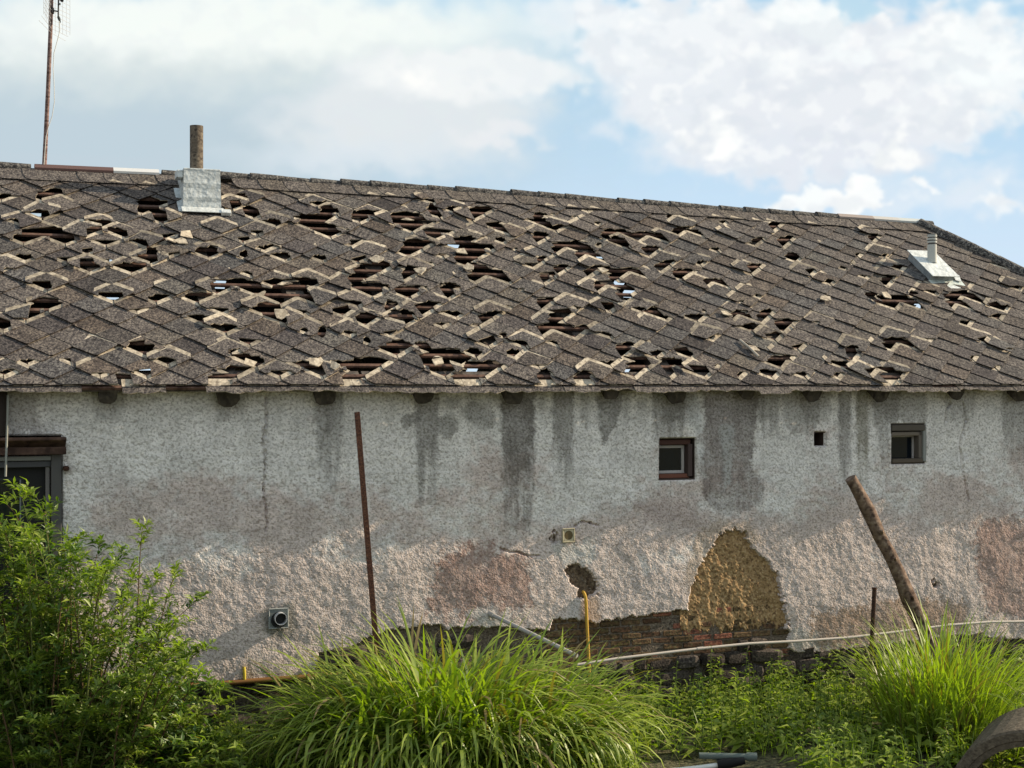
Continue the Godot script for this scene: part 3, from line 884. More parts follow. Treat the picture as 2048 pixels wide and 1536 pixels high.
func wall_data() -> void:
	for a in [[-400, 1372], [410, 1366], [560, 1360], [628, 1352], [640, 1306], [690, 1300], [740, 1275], [795, 1258], [880, 1247], [892, 1258], [960, 1254], [1020, 1256], [1100, 1262], [1108, 1238], [1148, 1240], [1193, 1247], [1240, 1237], [1295, 1230], [1350, 1222], [1376, 1221], [1584, 1302], [1640, 1306], [1710, 1298], [1800, 1286], [1940, 1272], [2048, 1280], [2400, 1240]]:
		bottom.append(wl(a[0], a[1]))
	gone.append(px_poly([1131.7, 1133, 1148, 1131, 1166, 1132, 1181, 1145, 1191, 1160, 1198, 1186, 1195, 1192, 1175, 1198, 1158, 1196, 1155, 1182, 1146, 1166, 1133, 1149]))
	gone.append(px_poly([1438, 1066, 1465, 1062, 1490, 1064, 1497, 1080, 1502, 1093, 1532, 1117, 1556, 1147, 1562, 1180, 1567, 1202, 1575, 1240, 1580, 1264, 1586, 1330, 1384, 1330, 1372, 1250, 1376, 1220, 1379, 1202, 1386, 1165, 1400, 1135, 1413, 1110, 1430, 1090]))
	gone.append(px_poly([1104, 1075, 1112, 1060, 1116, 1062, 1112, 1078, 1106, 1085]))
	gone.append(px_poly([1866, 1163, 1878, 1162, 1881, 1172, 1872, 1178, 1865, 1172]))
	for r in [[1318, 877, 1392, 958], [1783, 848, 1852, 926], [1629, 865, 1653, 893], [-120, 872, 124, 1500]]:
		var a := wl(r[0], r[1])
		var e := wl(r[2], r[3])
		openings.append([a.x, e.y, e.x, a.y])
	var D := Color(0.155, 0.145, 0.125)
	# damp runs
	column(830, 879, 770, 1010, 0.8)
	stain([803, 838, 815, 826, 836, 824, 838, 845, 818, 852, 806, 854], D, 0.7)
	stain([874, 830, 900, 826, 916, 842, 914, 868, 900, 877, 880, 868, 874, 850], D, 0.65)
	stain([884, 800, 905, 790, 921, 800, 918, 816, 895, 818], D, 0.45)
	stain([920, 820, 945, 802, 968, 806, 990, 830, 988, 852, 972, 860, 945, 850, 930, 838], D, 0.62)
	column(1000, 1072, 770, 1060, 0.9, Color(0.16, 0.142, 0.125), 0.25)
	column(1076, 1092, 770, 830, 0.35)
	column(1104, 1148, 770, 985, 0.75)
	column(1245, 1262, 770, 850, 0.4)
	column(1160, 1180, 770, 860, 0.4)
	column(930, 955, 770, 815, 0.4)
	stain([1193, 770, 1247, 770, 1244, 820, 1234, 850, 1215, 880, 1205, 892, 1200, 850, 1196, 810], D, 0.75)
	column(1302, 1374, 770, 884, 0.78)
	column(1274, 1292, 800, 832, 0.35)
	stain([1405, 770, 1520, 770, 1512, 860, 1506, 900, 1500, 930, 1530, 975, 1520, 1010, 1480, 1030, 1440, 1028, 1410, 1000, 1402, 930, 1408, 850], Color(0.19, 0.155, 0.14), 0.82, 0.05, 0.3)
	stain([1437, 852, 1450, 846, 1468, 850, 1466, 880, 1464, 960, 1448, 985, 1444, 900, 1438, 875], Color(0.50, 0.50, 0.48), 0.65)
	stain([1372, 795, 1395, 790, 1404, 830, 1406, 880, 1408, 960, 1396, 940, 1392, 870, 1378, 850], Color(0.55, 0.56, 0.55), 0.5)
	column(1519, 1560, 770, 880, 0.6)
	stain([1560, 770, 1648, 770, 1642, 830, 1628, 868, 1600, 880, 1570, 850], D, 0.5, 0.05, 0.5)
	column(1676, 1702, 770, 985, 0.75)
	column(1712, 1738, 770, 975, 0.78, Color(0.185, 0.165, 0.105))
	stain([1741, 770, 1852, 770, 1856, 810, 1852, 846, 1780, 846, 1776, 930, 1762, 930, 1752, 850], D, 0.5, 0.05, 0.4)
	column(2001, 2080, 770, 920, 0.6)
	column(625, 690, 770, 990, 0.62, Color(0.17, 0.16, 0.145), 0.6)
	column(648, 672, 770, 870, 0.6)
	stain([10, 770, 80, 770, 70, 830, 110, 868, -20, 868], Color(0.21, 0.175, 0.15), 0.55, 0.06, 0.3)
	for x in [217, 460, 1360, 1500, 1632, 1770, 1920]:
		column(x - 34, x + 34, 770, 845, 0.5)
	# earth washed onto the render, old colour coats, cement repairs
	stain([880, 1110, 930, 1090, 1010, 1096, 1058, 1120, 1062, 1190, 1050, 1225, 960, 1220, 900, 1235, 850, 1220, 870, 1160], Color(0.26, 0.125, 0.088), 0.68, 0.16, 0.1)
	stain([1950, 1045, 2060, 1030, 2120, 1230, 2060, 1240, 1980, 1230, 1955, 1150], Color(0.26, 0.125, 0.088), 0.62, 0.14, 0.1)
	stain([1625, 1225, 1700, 1215, 1810, 1195, 1930, 1205, 1940, 1262, 1800, 1285, 1640, 1300, 1620, 1260], Color(0.28, 0.165, 0.085), 0.7, 0.12, 0.1)
	stain([1160, 1200, 1196, 1198, 1202, 1240, 1160, 1245], Color(0.30, 0.165, 0.06), 0.6, 0.05)
	stain([1395, 1060, 1440, 1040, 1500, 1045, 1530, 1085, 1500, 1095, 1440, 1070, 1410, 1110, 1380, 1200, 1370, 1150], Color(0.36, 0.27, 0.17), 0.5, 0.06)
	stain([1100, 1080, 1150, 1090, 1190, 1075, 1195, 1110, 1170, 1130, 1130, 1125, 1105, 1110], Color(0.56, 0.56, 0.53), 0.75, 0.07)
	stain([950, 1215, 985, 1205, 1020, 1225, 1015, 1255, 955, 1255], Color(0.55, 0.54, 0.51), 0.6, 0.08)
	stain([1150, 1195, 1165, 1195, 1162, 1240, 1135, 1240, 1138, 1205], Color(0.50, 0.50, 0.48), 0.5, 0.05)
	stain([523, 1218, 545, 1206, 592, 1210, 594, 1268, 560, 1282, 530, 1268], Color(0.20, 0.195, 0.165), 0.75, 0.05)
	stain([480, 1330, 500, 1322, 510, 1345, 502, 1364, 478, 1362], Color(0.20, 0.15, 0.08), 0.6, 0.05)
	stain([1250, 1000, 1330, 990, 1420, 1030, 1400, 1060, 1290, 1040], Color(0.30, 0.22, 0.20), 0.4, 0.14)
	stain([190, 940, 250, 930, 270, 1000, 210, 1010], Color(0.36, 0.29, 0.26), 0.4, 0.12)
	stain([1580, 1250, 1640, 1270, 1640, 1302, 1585, 1300], Color(0.46, 0.45, 0.40), 0.6, 0.05)
	stain([-20, 1000, 130, 1010, 140, 1120, -20, 1120], Color(0.3, 0.27, 0.24), 0.3, 0.1)

func line_at(u: float, pts: PackedVector2Array) -> float:   # distance to a drawn crack
	var best := 9.0
	for i in pts.size() - 1:
		var c := Geometry2D.get_closest_point_to_segment(Vector2(u, 0), pts[i], pts[i + 1])
		best = minf(best, c.distance_to(Vector2(u, 0)))
	return best

func build_wall() -> void:
	wall_data()
	var cracks := []
	for a in [[530, 790, 535, 830, 527, 880, 531, 930, 528, 980, 534, 1060], [1926, 806, 1932, 840, 1921, 880, 1924, 920, 1930, 960, 1938, 1000], [1902, 806, 1892, 822, 1890, 840], [1000, 1098, 1035, 1105, 1050, 1112, 1080, 1112], [1150, 1052, 1165, 1044, 1182, 1046, 1196, 1052]]:
		cracks.append(px_poly(a))
	var st := 0.0125
	var ua := -1.2
	var ub := 13.3
	var ya := 0.45
	var yb := 3.765
	var nu := int((ub - ua) / st) + 1
	var ny := int((yb - ya) / st) + 1
	var state := PackedByteArray()
	state.resize(nu * ny)
	var v := PackedVector3Array()
	v.resize(nu * ny)
	var c := PackedColorArray()
	c.resize(nu * ny)
	var nn := PackedVector3Array()
	nn.resize(nu * ny)
	var bump := FastNoiseLite.new()
	bump.noise_type = FastNoiseLite.TYPE_SIMPLEX_SMOOTH
	bump.frequency = 1.0
	bump.fractal_octaves = 2
	bump.seed = 17
	var broad := FastNoiseLite.new()
	broad.frequency = 1.0
	broad.fractal_octaves = 3
	broad.seed = 4
	var h1 := wl(1000, 1000).y
	for j in ny:
		var y := ya + j * st
		for i in nu:
			var u := ua + i * st
			var k := j * nu + i
			var jx := broad.get_noise_2d(u * 7.0, y * 7.0)
			var jy := broad.get_noise_2d(u * 7.0 + 40.0, y * 7.0 + 9.0)
			var big := broad.get_noise_2d(u * 0.9 + 3.0, y * 0.9)
			var g1 := bump.get_noise_2d(u * 40.0, y * 27.0)
			var g2 := bump.get_noise_2d(u * 47.0 + 90.0, y * 40.0)
			var mot0 := clampf(0.5 + broad.get_noise_2d(u * 1.7 + 210.0, y * 1.7) * 1.5, 0.0, 1.0)
			var dead := false
			if y < bottom_y(u) + 0.035 * jx:
				dead = true
			else:
				for o in openings:
					if u > o[0] and u < o[2] and y > o[1] and y < o[3]:
						dead = true
				if not dead:
					var j3 := broad.get_noise_2d(u * 19.0 + 11.0, y * 19.0)
					var jp := Vector2(u + 0.055 * jx + 0.018 * j3 + 0.012 * g1, y + 0.055 * jy - 0.018 * j3 + 0.012 * g2)
					for p in gone:
						if Geometry2D.is_point_in_polygon(jp, p):
							dead = true
							break
			state[k] = 1 if dead else 0
			var z := (0.0025 * g1 + 0.0014 * g2) * (0.55 + 0.9 * mot0) + 0.018 * big + 0.006 * jx
			# cracks are grooves
			for cr: PackedVector2Array in cracks:
				if u > cr[0].x - 0.5 and u < cr[cr.size() - 1].x + 0.5 and y < cr[0].y + 0.15:
					var q := Vector2(u + 0.02 * jx, y + 0.02 * jy)
					for m in cr.size() - 1:
						if Geometry2D.get_closest_point_to_segment(q, cr[m], cr[m + 1]).distance_to(q) < 0.0095:
							z -= 0.035
			if dead:
				z = -0.05
			v[k] = Vector3(u, y, -OVER + z)
			# colour of the limewash, its dirt and its stains
			var col := Color(0.84, 0.795, 0.75)
			var mot := broad.get_noise_2d(u * 2.3 + 70.0, y * 2.3)
			var pk := smoothstep(-0.35, 0.3, broad.get_noise_2d(u * 0.7 + 20.0, y * 1.1 + 5.0) * 0.8 + (h1 - y) * 0.75 - 0.05 + 0.35 * jx)
			col = col.lerp(Color(0.63, 0.515, 0.46), pk * 0.85)
			col = col * (1.0 + 0.16 * mot)
			var gr := bump.get_noise_2d(u * 33.0 + 200.0, y * 30.0 + 77.0)
			col = col * (1.0 - 0.13 * smoothstep(0.05, 0.4, gr))
			for s in patches:
				if u < s.lo.x or u > s.hi.x or y < s.lo.y or y > s.hi.y:
					continue
				var hit := 0.0
				for m in 3:
					var q := Vector2(u + s.r * (jx + 0.6 * g1) + 0.016 * (m - 1), y + s.r * 1.2 * (jy + 0.6 * g2) + 0.014 * (m - 1))
					if Geometry2D.is_point_in_polygon(q, s.p):
						hit += 0.3334
				if hit > 0.0:
					var a: float = s.k * hit
					if s.f > 0.0:
						# runs thin out into streaks and grains further down
						var low: float = (s.hi.y - y) / (s.hi.y - s.lo.y)
						var streak := broad.get_noise_2d(u * 11.0 + 30.0, y * 0.9) * 0.9 + g1 * 0.35 + jx * 0.3
						a *= 1.0 - clampf((low - 0.58) * 2.0 - streak, 0.0, 1.0) * clampf(s.f * 1.7, 0.0, 0.95)
					col = col.lerp(s.c, a * clampf(0.85 + 0.35 * mot + 0.25 * gr, 0.0, 1.0))
			c[k] = col
	for j in ny:
		for i in nu:
			var k := j * nu + i
			var l := v[k - 1] if i > 0 else v[k]
			var r := v[k + 1] if i < nu - 1 else v[k]
			var d := v[k - nu] if j > 0 else v[k]
			var t := v[k + nu] if j < ny - 1 else v[k]
			nn[k] = (r - l).cross(t - d).normalized()
	var ix := PackedInt32Array()
	for j in ny - 1:
		for i in nu - 1:
			var k := j * nu + i
			if state[k] + state[k + 1] + state[k + nu] + state[k + nu + 1] == 4:
				continue
			ix.append(k); ix.append(k + nu); ix.append(k + 1)
			ix.append(k + 1); ix.append(k + nu); ix.append(k + nu + 1)
	var b := MB.new()
	b.v = v
	b.n = nn
	b.c = c
	b.ix = ix
	var wall := put(b, "wall", M.plaster, house)
	wall.set_meta("label", "roughcast whitewashed wall with damp streaks")
	# plain ends beyond the picture
	b = MB.new()
	b.box(Transform3D(Basis(), Vector3((ub + HIP_END - 0.4) * 0.5, 2.2, -OVER - 0.15)), Vector3(HIP_END - 0.4 - ub, 3.4, 0.3), Color(0.80, 0.785, 0.75))
	b.box(Transform3D(Basis(), Vector3((-3.0 + ua) * 0.5, 2.2, -OVER - 0.15)), Vector3(ua + 3.0, 3.4, 0.3), Color(0.80, 0.785, 0.75))
	b.box(Transform3D(Basis(), Vector3(HIP_END - 0.55, 1.85, -4.0)), Vector3(0.3, 3.7, 6.5), Color(0.80, 0.785, 0.75))
	b.box(Transform3D(Basis(), Vector3(-2.85, 1.85, -4.0)), Vector3(0.3, 3.7, 6.5), Color(0.80, 0.785, 0.75))
	b.box(Transform3D(Basis(), Vector3(6.5, 1.85, -7.4)), Vector3(18.4, 3.7, 0.3), Color(0.80, 0.785, 0.75))
	b.tri(Vector3(-2.9, 3.7, -0.5), Vector3(-2.9, 3.7, -7.4), Vector3(-2.9, 6.3, -3.95), Vector3(-1, 0, 0), Color(0.80, 0.785, 0.75))
	put(b, "outer_walls", M.plaster, house)
	b = MB.new()
	b.box(Transform3D(Basis(), Vector3(6.5, 3.62, -4.0)), Vector3(18.6, 0.12, 6.9), Color(0.9, 0.9, 0.9))
	put(b, "loft_floor", M.old_wood, house)
	# masonry core behind the render, with the gaps for door and windows left out
	b = MB.new()
	var zc := -OVER - 0.055
	var xs: Array[float] = [ua]
	for o in [openings[3], openings[0], openings[2], openings[1]]:
		xs.append(o[0])
		xs.append(o[2])
	xs.append(ub)
	for i in xs.size() - 1:
		var o = null
		for q in openings:
			if absf(q[0] - xs[i]) < 0.001 and absf(q[2] - xs[i + 1]) < 0.001:
				o = q
		if o == null:
			b.box(Transform3D(Basis(), Vector3((xs[i] + xs[i + 1]) * 0.5, 1.87, zc - 0.15)), Vector3(xs[i + 1] - xs[i], 3.74, 0.3), Color.WHITE)
		else:
			if o[1] > 0.3:
				b.box(Transform3D(Basis(), Vector3((xs[i] + xs[i + 1]) * 0.5, o[1] * 0.5, zc - 0.15)), Vector3(xs[i + 1] - xs[i], o[1], 0.3), Color.WHITE)
			b.box(Transform3D(Basis(), Vector3((xs[i] + xs[i + 1]) * 0.5, (o[3] + 3.74) * 0.5, zc - 0.15)), Vector3(xs[i + 1] - xs[i], 3.74 - o[3], 0.3), Color.WHITE)
	var core := put(b, "masonry", M.mortar, house)
	build_bricks(core)
	build_clay()
	build_plinth()
	build_windows()
	build_door()

func build_bricks(core: Node3D) -> void:
	var zc := -OVER - 0.055
	var a := wl(1095, 1235)
	var e := wl(1590, 1325)
	var meshes := []
	for k in 8:
		var b := MB.new()
		var t := rng.randf_range(0.35, 0.7) if k > 1 else 1.25
		b.box(Transform3D(Basis(Vector3.UP, rng.randf_range(-0.03, 0.03)) * Basis(Vector3.BACK, rng.randf_range(-0.03, 0.03)), Vector3(0, 0, rng.randf_range(-0.008, 0.008))), Vector3(rng.randf_range(0.235, 0.25), rng.randf_range(0.058, 0.066), 0.06), Color(t, t * (rng.randf_range(1.3, 1.7) if k > 1 else 0.8), t * (1.3 if k > 1 else 0.8)), 0.008)
		var m := ArrayMesh.new()
		b.into(m, M.brick)
		meshes.append(m)
	var y := e.y - 0.02
	var row := 0
	while y < a.y + 0.02:
		var u := a.x + (0.13 if row % 2 else 0.0)
		while u < e.x:
			var top: float = bottom_y(u)
			var show := y < top + 0.05
			for q in [gone[1]]:
				if Geometry2D.is_point_in_polygon(Vector2(u, y), q):
					show = true
			if show and rng.randf() < 0.9:
				put_mesh(meshes[rng.randi() % 8 if u > 7.2 else 2 + rng.randi() % 6], "brick", core).position = Vector3(u + rng.randf_range(-0.006, 0.006), y, zc - 0.018 + rng.randf_range(-0.006, 0.008))
			u += 0.265
		y += 0.078
		row += 1

func build_clay() -> void:
	# clay daub laid bare where render fell; small hole's rubble painted dark for shade
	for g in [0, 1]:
		var p: PackedVector2Array = gone[g]
		var lo := p[0]
		var hi := p[0]
		for q in p:
			lo = lo.min(q)
			hi = hi.max(q)
		lo -= Vector2(0.06, 0.0)
		hi += Vector2(0.06, 0.06)
		var cut := wl(1450, 1256).y
		var st := 0.014
		var nu := int((hi.x - lo.x) / st) + 1
		var ny := int((hi.y - lo.y) / st) + 1
		var b := MB.new()
		for j in ny:
			for i in nu:
				var u := lo.x + i * st
				var y := lo.y + j * st
				var r := nz.get_noise_2d(u * 700.0, y * 420.0) * 0.020 + nf.get_noise_2d(u * 1500.0, y * 1100.0) * 0.012
				var z := -OVER - 0.040 + r
				if g == 1:
					# the daub thins out over the brick footing
					var d := y - cut + nz.get_noise_2d(u * 900.0, 31.0) * 0.16 + nf.get_noise_2d(u * 2000.0, y * 2000.0) * 0.05
					if d < 0.0:
						z -= minf(-d * 1.2, 0.09)
				else:
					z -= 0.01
				b.v.append(Vector3(u, y, z))
				var t := 1.0 + 0.25 * nz.get_noise_2d(u * 300.0, y * 300.0)
				b.c.append(Color(t, t, t))
		for k in b.v.size():
			var i := k % nu
			var j := k / nu
			var l := b.v[k - 1] if i > 0 else b.v[k]
			var r := b.v[k + 1] if i < nu - 1 else b.v[k]
			var d := b.v[k - nu] if j > 0 else b.v[k]
			var t := b.v[k + nu] if j < ny - 1 else b.v[k]
			b.n.append((r - l).cross(t - d).normalized())
		for j in ny - 1:
			for i in nu - 1:
				var k := j * nu + i
				b.ix.append_array([k, k + nu, k + 1, k + 1, k + nu, k + nu + 1])
		var o := put(b, "exposed_clay", M.clay if g == 1 else M.shaded_rubble, house)
		o.set_meta("label", "ochre clay bared where render fell off" if g == 1 else "hollow broken into the render, its rubble painted dark as shade")

func boulder(size: Vector3, seed_: float, tone: float) -> MB:
	var b := MB.new()
	var a := 9
	var r := 6
	var g: Array = []
	for j in r + 1:
		var rowp := []
		var th := PI * j / r
		for i in a:
			var ph := TAU * i / a
			var d := Vector3(sin(th) * cos(ph), cos(th), sin(th) * sin(ph))
			var q := Vector3(signf(d.x) * pow(absf(d.x), 0.4), signf(d.y) * pow(absf(d.y), 0.42), signf(d.z) * pow(absf(d.z), 0.5))
			q *= 1.0 + 0.34 * nf.get_noise_3d(d.x * 60.0 + seed_ * 70.0, d.y * 60.0, d.z * 60.0 + seed_ * 13.0)
			rowp.append(q * size * 0.5)
		g.append(rowp)
	for j in r:
		for i in a:
			b.quad(g[j][i], g[j][(i + 1) % a], g[j + 1][(i + 1) % a], g[j + 1][i], Color(tone, tone, tone))
	return b

func build_plinth() -> void:
	var b := MB.new()
	b.box(Transform3D(Basis(), Vector3(6.5, 0.1, -OVER - 0.205)), Vector3(18.0, 0.74, 0.34), Color(0.5, 0.5, 0.5))
	var pl := put(b, "plinth", M.mortar, house)
	for k in 14:
		pass
	for zone in [[-0.4, 3.6], [4.4, 13.6]]:
		var y := 0.0
		var row := 0
		while y < 0.95:
			var hgt := rng.randf_range(0.12, 0.2)
			var u: float = zone[0] + rng.randf_range(0.0, 0.2)
			while u < zone[1]:
				var wd := rng.randf_range(0.14, 0.5)
				var top := minf(bottom_y(u + wd * 0.5) + 0.03, (wl(1400, 1312).y if u > 4.6 and u < 8.2 else 9.0))
				if y + hgt * 0.6 < top:
					var h2 := minf(hgt, top - y)
					var t := rng.randf_range(0.45, 1.5)
					var s := boulder(Vector3(wd + 0.0, h2 + 0.005, rng.randf_range(0.2, 0.3)), rng.randf() * 9.0, 1.0)
					for i in s.c.size():
						s.c[i] = Color(t, t * 0.98, t * 0.94)
					var so := put(s, "stone", M.stone, pl)
					so.position = Vector3(u + wd * 0.5, y + h2 * 0.5 + rng.randf_range(-0.015, 0.015), -OVER - 0.115 + rng.randf_range(-0.03, 0.035))
					so.rotation = Vector3(rng.randf_range(-0.15, 0.15), rng.randf_range(-0.2, 0.2), rng.randf_range(-0.12, 0.12))
				u += wd
			y += hgt
			row += 1

func frame4(b: MB, x0: float, y0: float, x1: float, y1: float, w: float, z0: float, z1: float, col: Color) -> void:
	var zm := (z0 + z1) * 0.5
	var d := absf(z1 - z0)
	b.box(Transform3D(Basis(), Vector3((x0 + x1) * 0.5, y1 - w * 0.5, zm)), Vector3(x1 - x0, w, d), col, 0.004)
	b.box(Transform3D(Basis(), Vector3((x0 + x1) * 0.5, y0 + w * 0.5, zm)), Vector3(x1 - x0, w, d), col, 0.004)
	b.box(Transform3D(Basis(), Vector3(x0 + w * 0.5, (y0 + y1) * 0.5, zm)), Vector3(w, y1 - y0 - 2 * w, d - 0.004), col, 0.004)
	b.box(Transform3D(Basis(), Vector3(x1 - w * 0.5, (y0 + y1) * 0.5, zm)), Vector3(w, y1 - y0 - 2 * w, d - 0.004), col, 0.004)

func build_windows() -> void:
	var zf := -OVER
	for k in 2:
		var o: Array = openings[k]
		var w := node("window", house, Transform3D(Basis(), Vector3((o[0] + o[2]) * 0.5, o[1], zf)))
		var hw: float = (o[2] - o[0]) * 0.5
		var hh: float = o[3] - o[1]
		var b := MB.new()
		# wooden lining of the opening
		var lining := lin(0.055, 0.04, 0.034) if k == 0 else lin(0.10, 0.085, 0.07)
		frame4(b, -hw - 0.01, -0.01, hw + 0.01, hh + 0.01, 0.02, -0.20, -0.025, lining)
		if k == 0:
			b.box(Transform3D(Basis(), Vector3(-0.02, 0.037, -0.10)), Vector3(hw * 2 - 0.08, 0.05, 0.1), lin(0.15, 0.06, 0.04), 0.006)
			b.box(Transform3D(Basis(), Vector3(hw - 0.058, hh * 0.5 - 0.02, -0.09)), Vector3(0.06, hh - 0.1, 0.12), lin(0.065, 0.047, 0.04), 0.006)
			b.box(Transform3D(Basis(), Vector3(-0.02, hh - 0.048, -0.1)), Vector3(hw * 2 - 0.06, 0.06, 0.12), lin(0.06, 0.03, 0.022), 0.006)
		else:
			b.box(Transform3D(Basis(), Vector3(-0.01, hh - 0.05, -0.03)), Vector3(hw * 2 - 0.02, 0.075, 0.09), lin(0.10, 0.085, 0.068), 0.006)
			b.box(Transform3D(Basis(), Vector3(-0.02, hh - 0.125, -0.06)), Vector3(hw * 2 - 0.06, 0.05, 0.1), lin(0.16, 0.13, 0.105), 0.006)
			b.box(Transform3D(Basis(), Vector3(hw - 0.075, hh * 0.46, -0.07)), Vector3(0.05, hh - 0.16, 0.12), lin(0.13, 0.11, 0.092), 0.006)
			b.box(Transform3D(Basis(), Vector3(hw - 0.025, hh * 0.48, -0.02)), Vector3(0.045, hh - 0.06, 0.06), lin(0.24, 0.245, 0.225), 0.006)
			b.box(Transform3D(Basis(), Vector3(-0.02, 0.035, -0.04)), Vector3(hw * 2 - 0.06, 0.05, 0.1), lin(0.10, 0.08, 0.06), 0.006)
		put(b, "surround", M.paint, w)
		b = MB.new()
		var xa := -hw + 0.015 if k == 0 else -hw + 0.004
		var x1 := hw - 0.095 if k == 0 else hw - 0.085
		var y0 := 0.065 if k == 0 else 0.015
		var y1 := hh - 0.085 if k == 0 else hh - 0.135
		frame4(b, xa, y0, x1, y1, 0.034, -0.15, -0.11, lin(0.40, 0.375, 0.35))
		put(b, "frame", M.paint, w)
		b = MB.new()
		b.box(Transform3D(Basis(), Vector3((xa + x1) * 0.5, (y0 + y1) * 0.5, -0.136)), Vector3(x1 - xa - 0.05, y1 - y0 - 0.05, 0.006), lin(0.006, 0.009, 0.012))
		put(b, "pane", M.pane, w)
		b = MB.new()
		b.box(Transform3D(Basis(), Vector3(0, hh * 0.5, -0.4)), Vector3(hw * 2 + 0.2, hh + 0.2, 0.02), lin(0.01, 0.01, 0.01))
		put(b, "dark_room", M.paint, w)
	# square hole left for a vent
	var q: Array = openings[2]
	var vo := MB.new()
	var cx: float = (q[0] + q[2]) * 0.5
	var cy: float = (q[1] + q[3]) * 0.5
	frame4(vo, q[0] - 0.02, q[1] - 0.02, q[2] + 0.02, q[3] + 0.02, 0.024, -OVER - 0.28, -OVER - 0.02, lin(0.09, 0.06, 0.05))
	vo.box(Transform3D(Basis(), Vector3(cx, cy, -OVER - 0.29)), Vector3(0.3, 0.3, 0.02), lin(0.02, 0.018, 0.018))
	put(vo, "vent_opening", M.paint, house)

func build_door() -> void:
	var o: Array = openings[3]
	var a := wl(124, 872)
	var x1 := a.x
	var x0 := x1 - 1.35
	var top := a.y
	var d := node("door", house, Transform3D(Basis(), Vector3((x0 + x1) * 0.5, 0.5, -OVER)))
	d.position = Vector3(0, 0, -OVER)
	var b := MB.new()
	# worn board over the door
	b.box(Transform3D(Basis(Vector3.RIGHT, -0.45), Vector3((x0 + x1) * 0.5 - 0.1, top - 0.06, 0.07)), Vector3(1.62, 0.035, 0.2), lin(0.75, 0.75, 0.75), 0.006)
	b.box(Transform3D(Basis(), Vector3((x0 + x1) * 0.5 - 0.1, top - 0.14, 0.12)), Vector3(1.62, 0.075, 0.03), lin(0.5, 0.5, 0.5), 0.005)
	put(b, "canopy_board", M.wood, d)
	b = MB.new()
	b.box(Transform3D(Basis(), Vector3(x1 - 0.055, (top - 0.15) * 0.5 + 0.2, -0.005)), Vector3(0.10, top - 0.5, 0.11), lin(0.085, 0.08, 0.078), 0.006)
	b.box(Transform3D(Basis(), Vector3(x0 + 0.055, (top - 0.15) * 0.5 + 0.2, -0.005)), Vector3(0.10, top - 0.5, 0.11), lin(0.085, 0.08, 0.078), 0.006)
	b.box(Transform3D(Basis(), Vector3((x0 + x1) * 0.5, top - 0.215, 0.0)), Vector3(1.14, 0.045, 0.09), lin(0.20, 0.20, 0.19), 0.005)
	b.box(Transform3D(Basis(), Vector3((x0 + x1) * 0.5, top - 0.275, -0.03)), Vector3(1.14, 0.06, 0.08), lin(0.075, 0.078, 0.08), 0.005)
	b.box(Transform3D(Basis(), Vector3(x1 - 0.135, (top - 0.3) * 0.5 + 0.2, -0.04)), Vector3(0.04, top - 0.6, 0.06), lin(0.17, 0.16, 0.15), 0.005)
	put(b, "frame", M.paint, d)
	b = MB.new()
	b.box(Transform3D(Basis(), Vector3((x0 + x1) * 0.5, (top - 0.3) * 0.5 + 0.15, -0.11)), Vector3(1.06, top - 0.6, 0.05), lin(0.022, 0.021, 0.022), 0.004)
	put(b, "leaf", M.paint, d)
	b = MB.new()
	b.box(Transform3D(Basis(), Vector3((x0 + x1) * 0.5 - 0.05, top - 0.72, -0.078)), Vector3(0.66, 0.56, 0.008), lin(0.012, 0.016, 0.018))
	put(b, "pane", M.pane, d)
	b = MB.new()
	frame4(b, (x0 + x1) * 0.5 - 0.42, top - 1.03, (x0 + x1) * 0.5 + 0.32, top - 0.41, 0.03, -0.085, -0.065, lin(0.035, 0.036, 0.037))
	b.box(Transform3D(Basis(), Vector3((x0 + x1) * 0.5 + 0.285, top - 0.68, -0.062)), Vector3(0.014, 0.5, 0.008), lin(0.16, 0.165, 0.17))
	put(b, "glazing_bead", M.paint, d)
	b = MB.new()
	b.box(Transform3D(Basis(), Vector3(x1 + 0.035, top - 0.32, 0.05)), Vector3(0.06, 0.045, 0.1), lin(0.6, 0.6, 0.6), 0.01)
	put(b, "hinge_pin", M.rust, d)

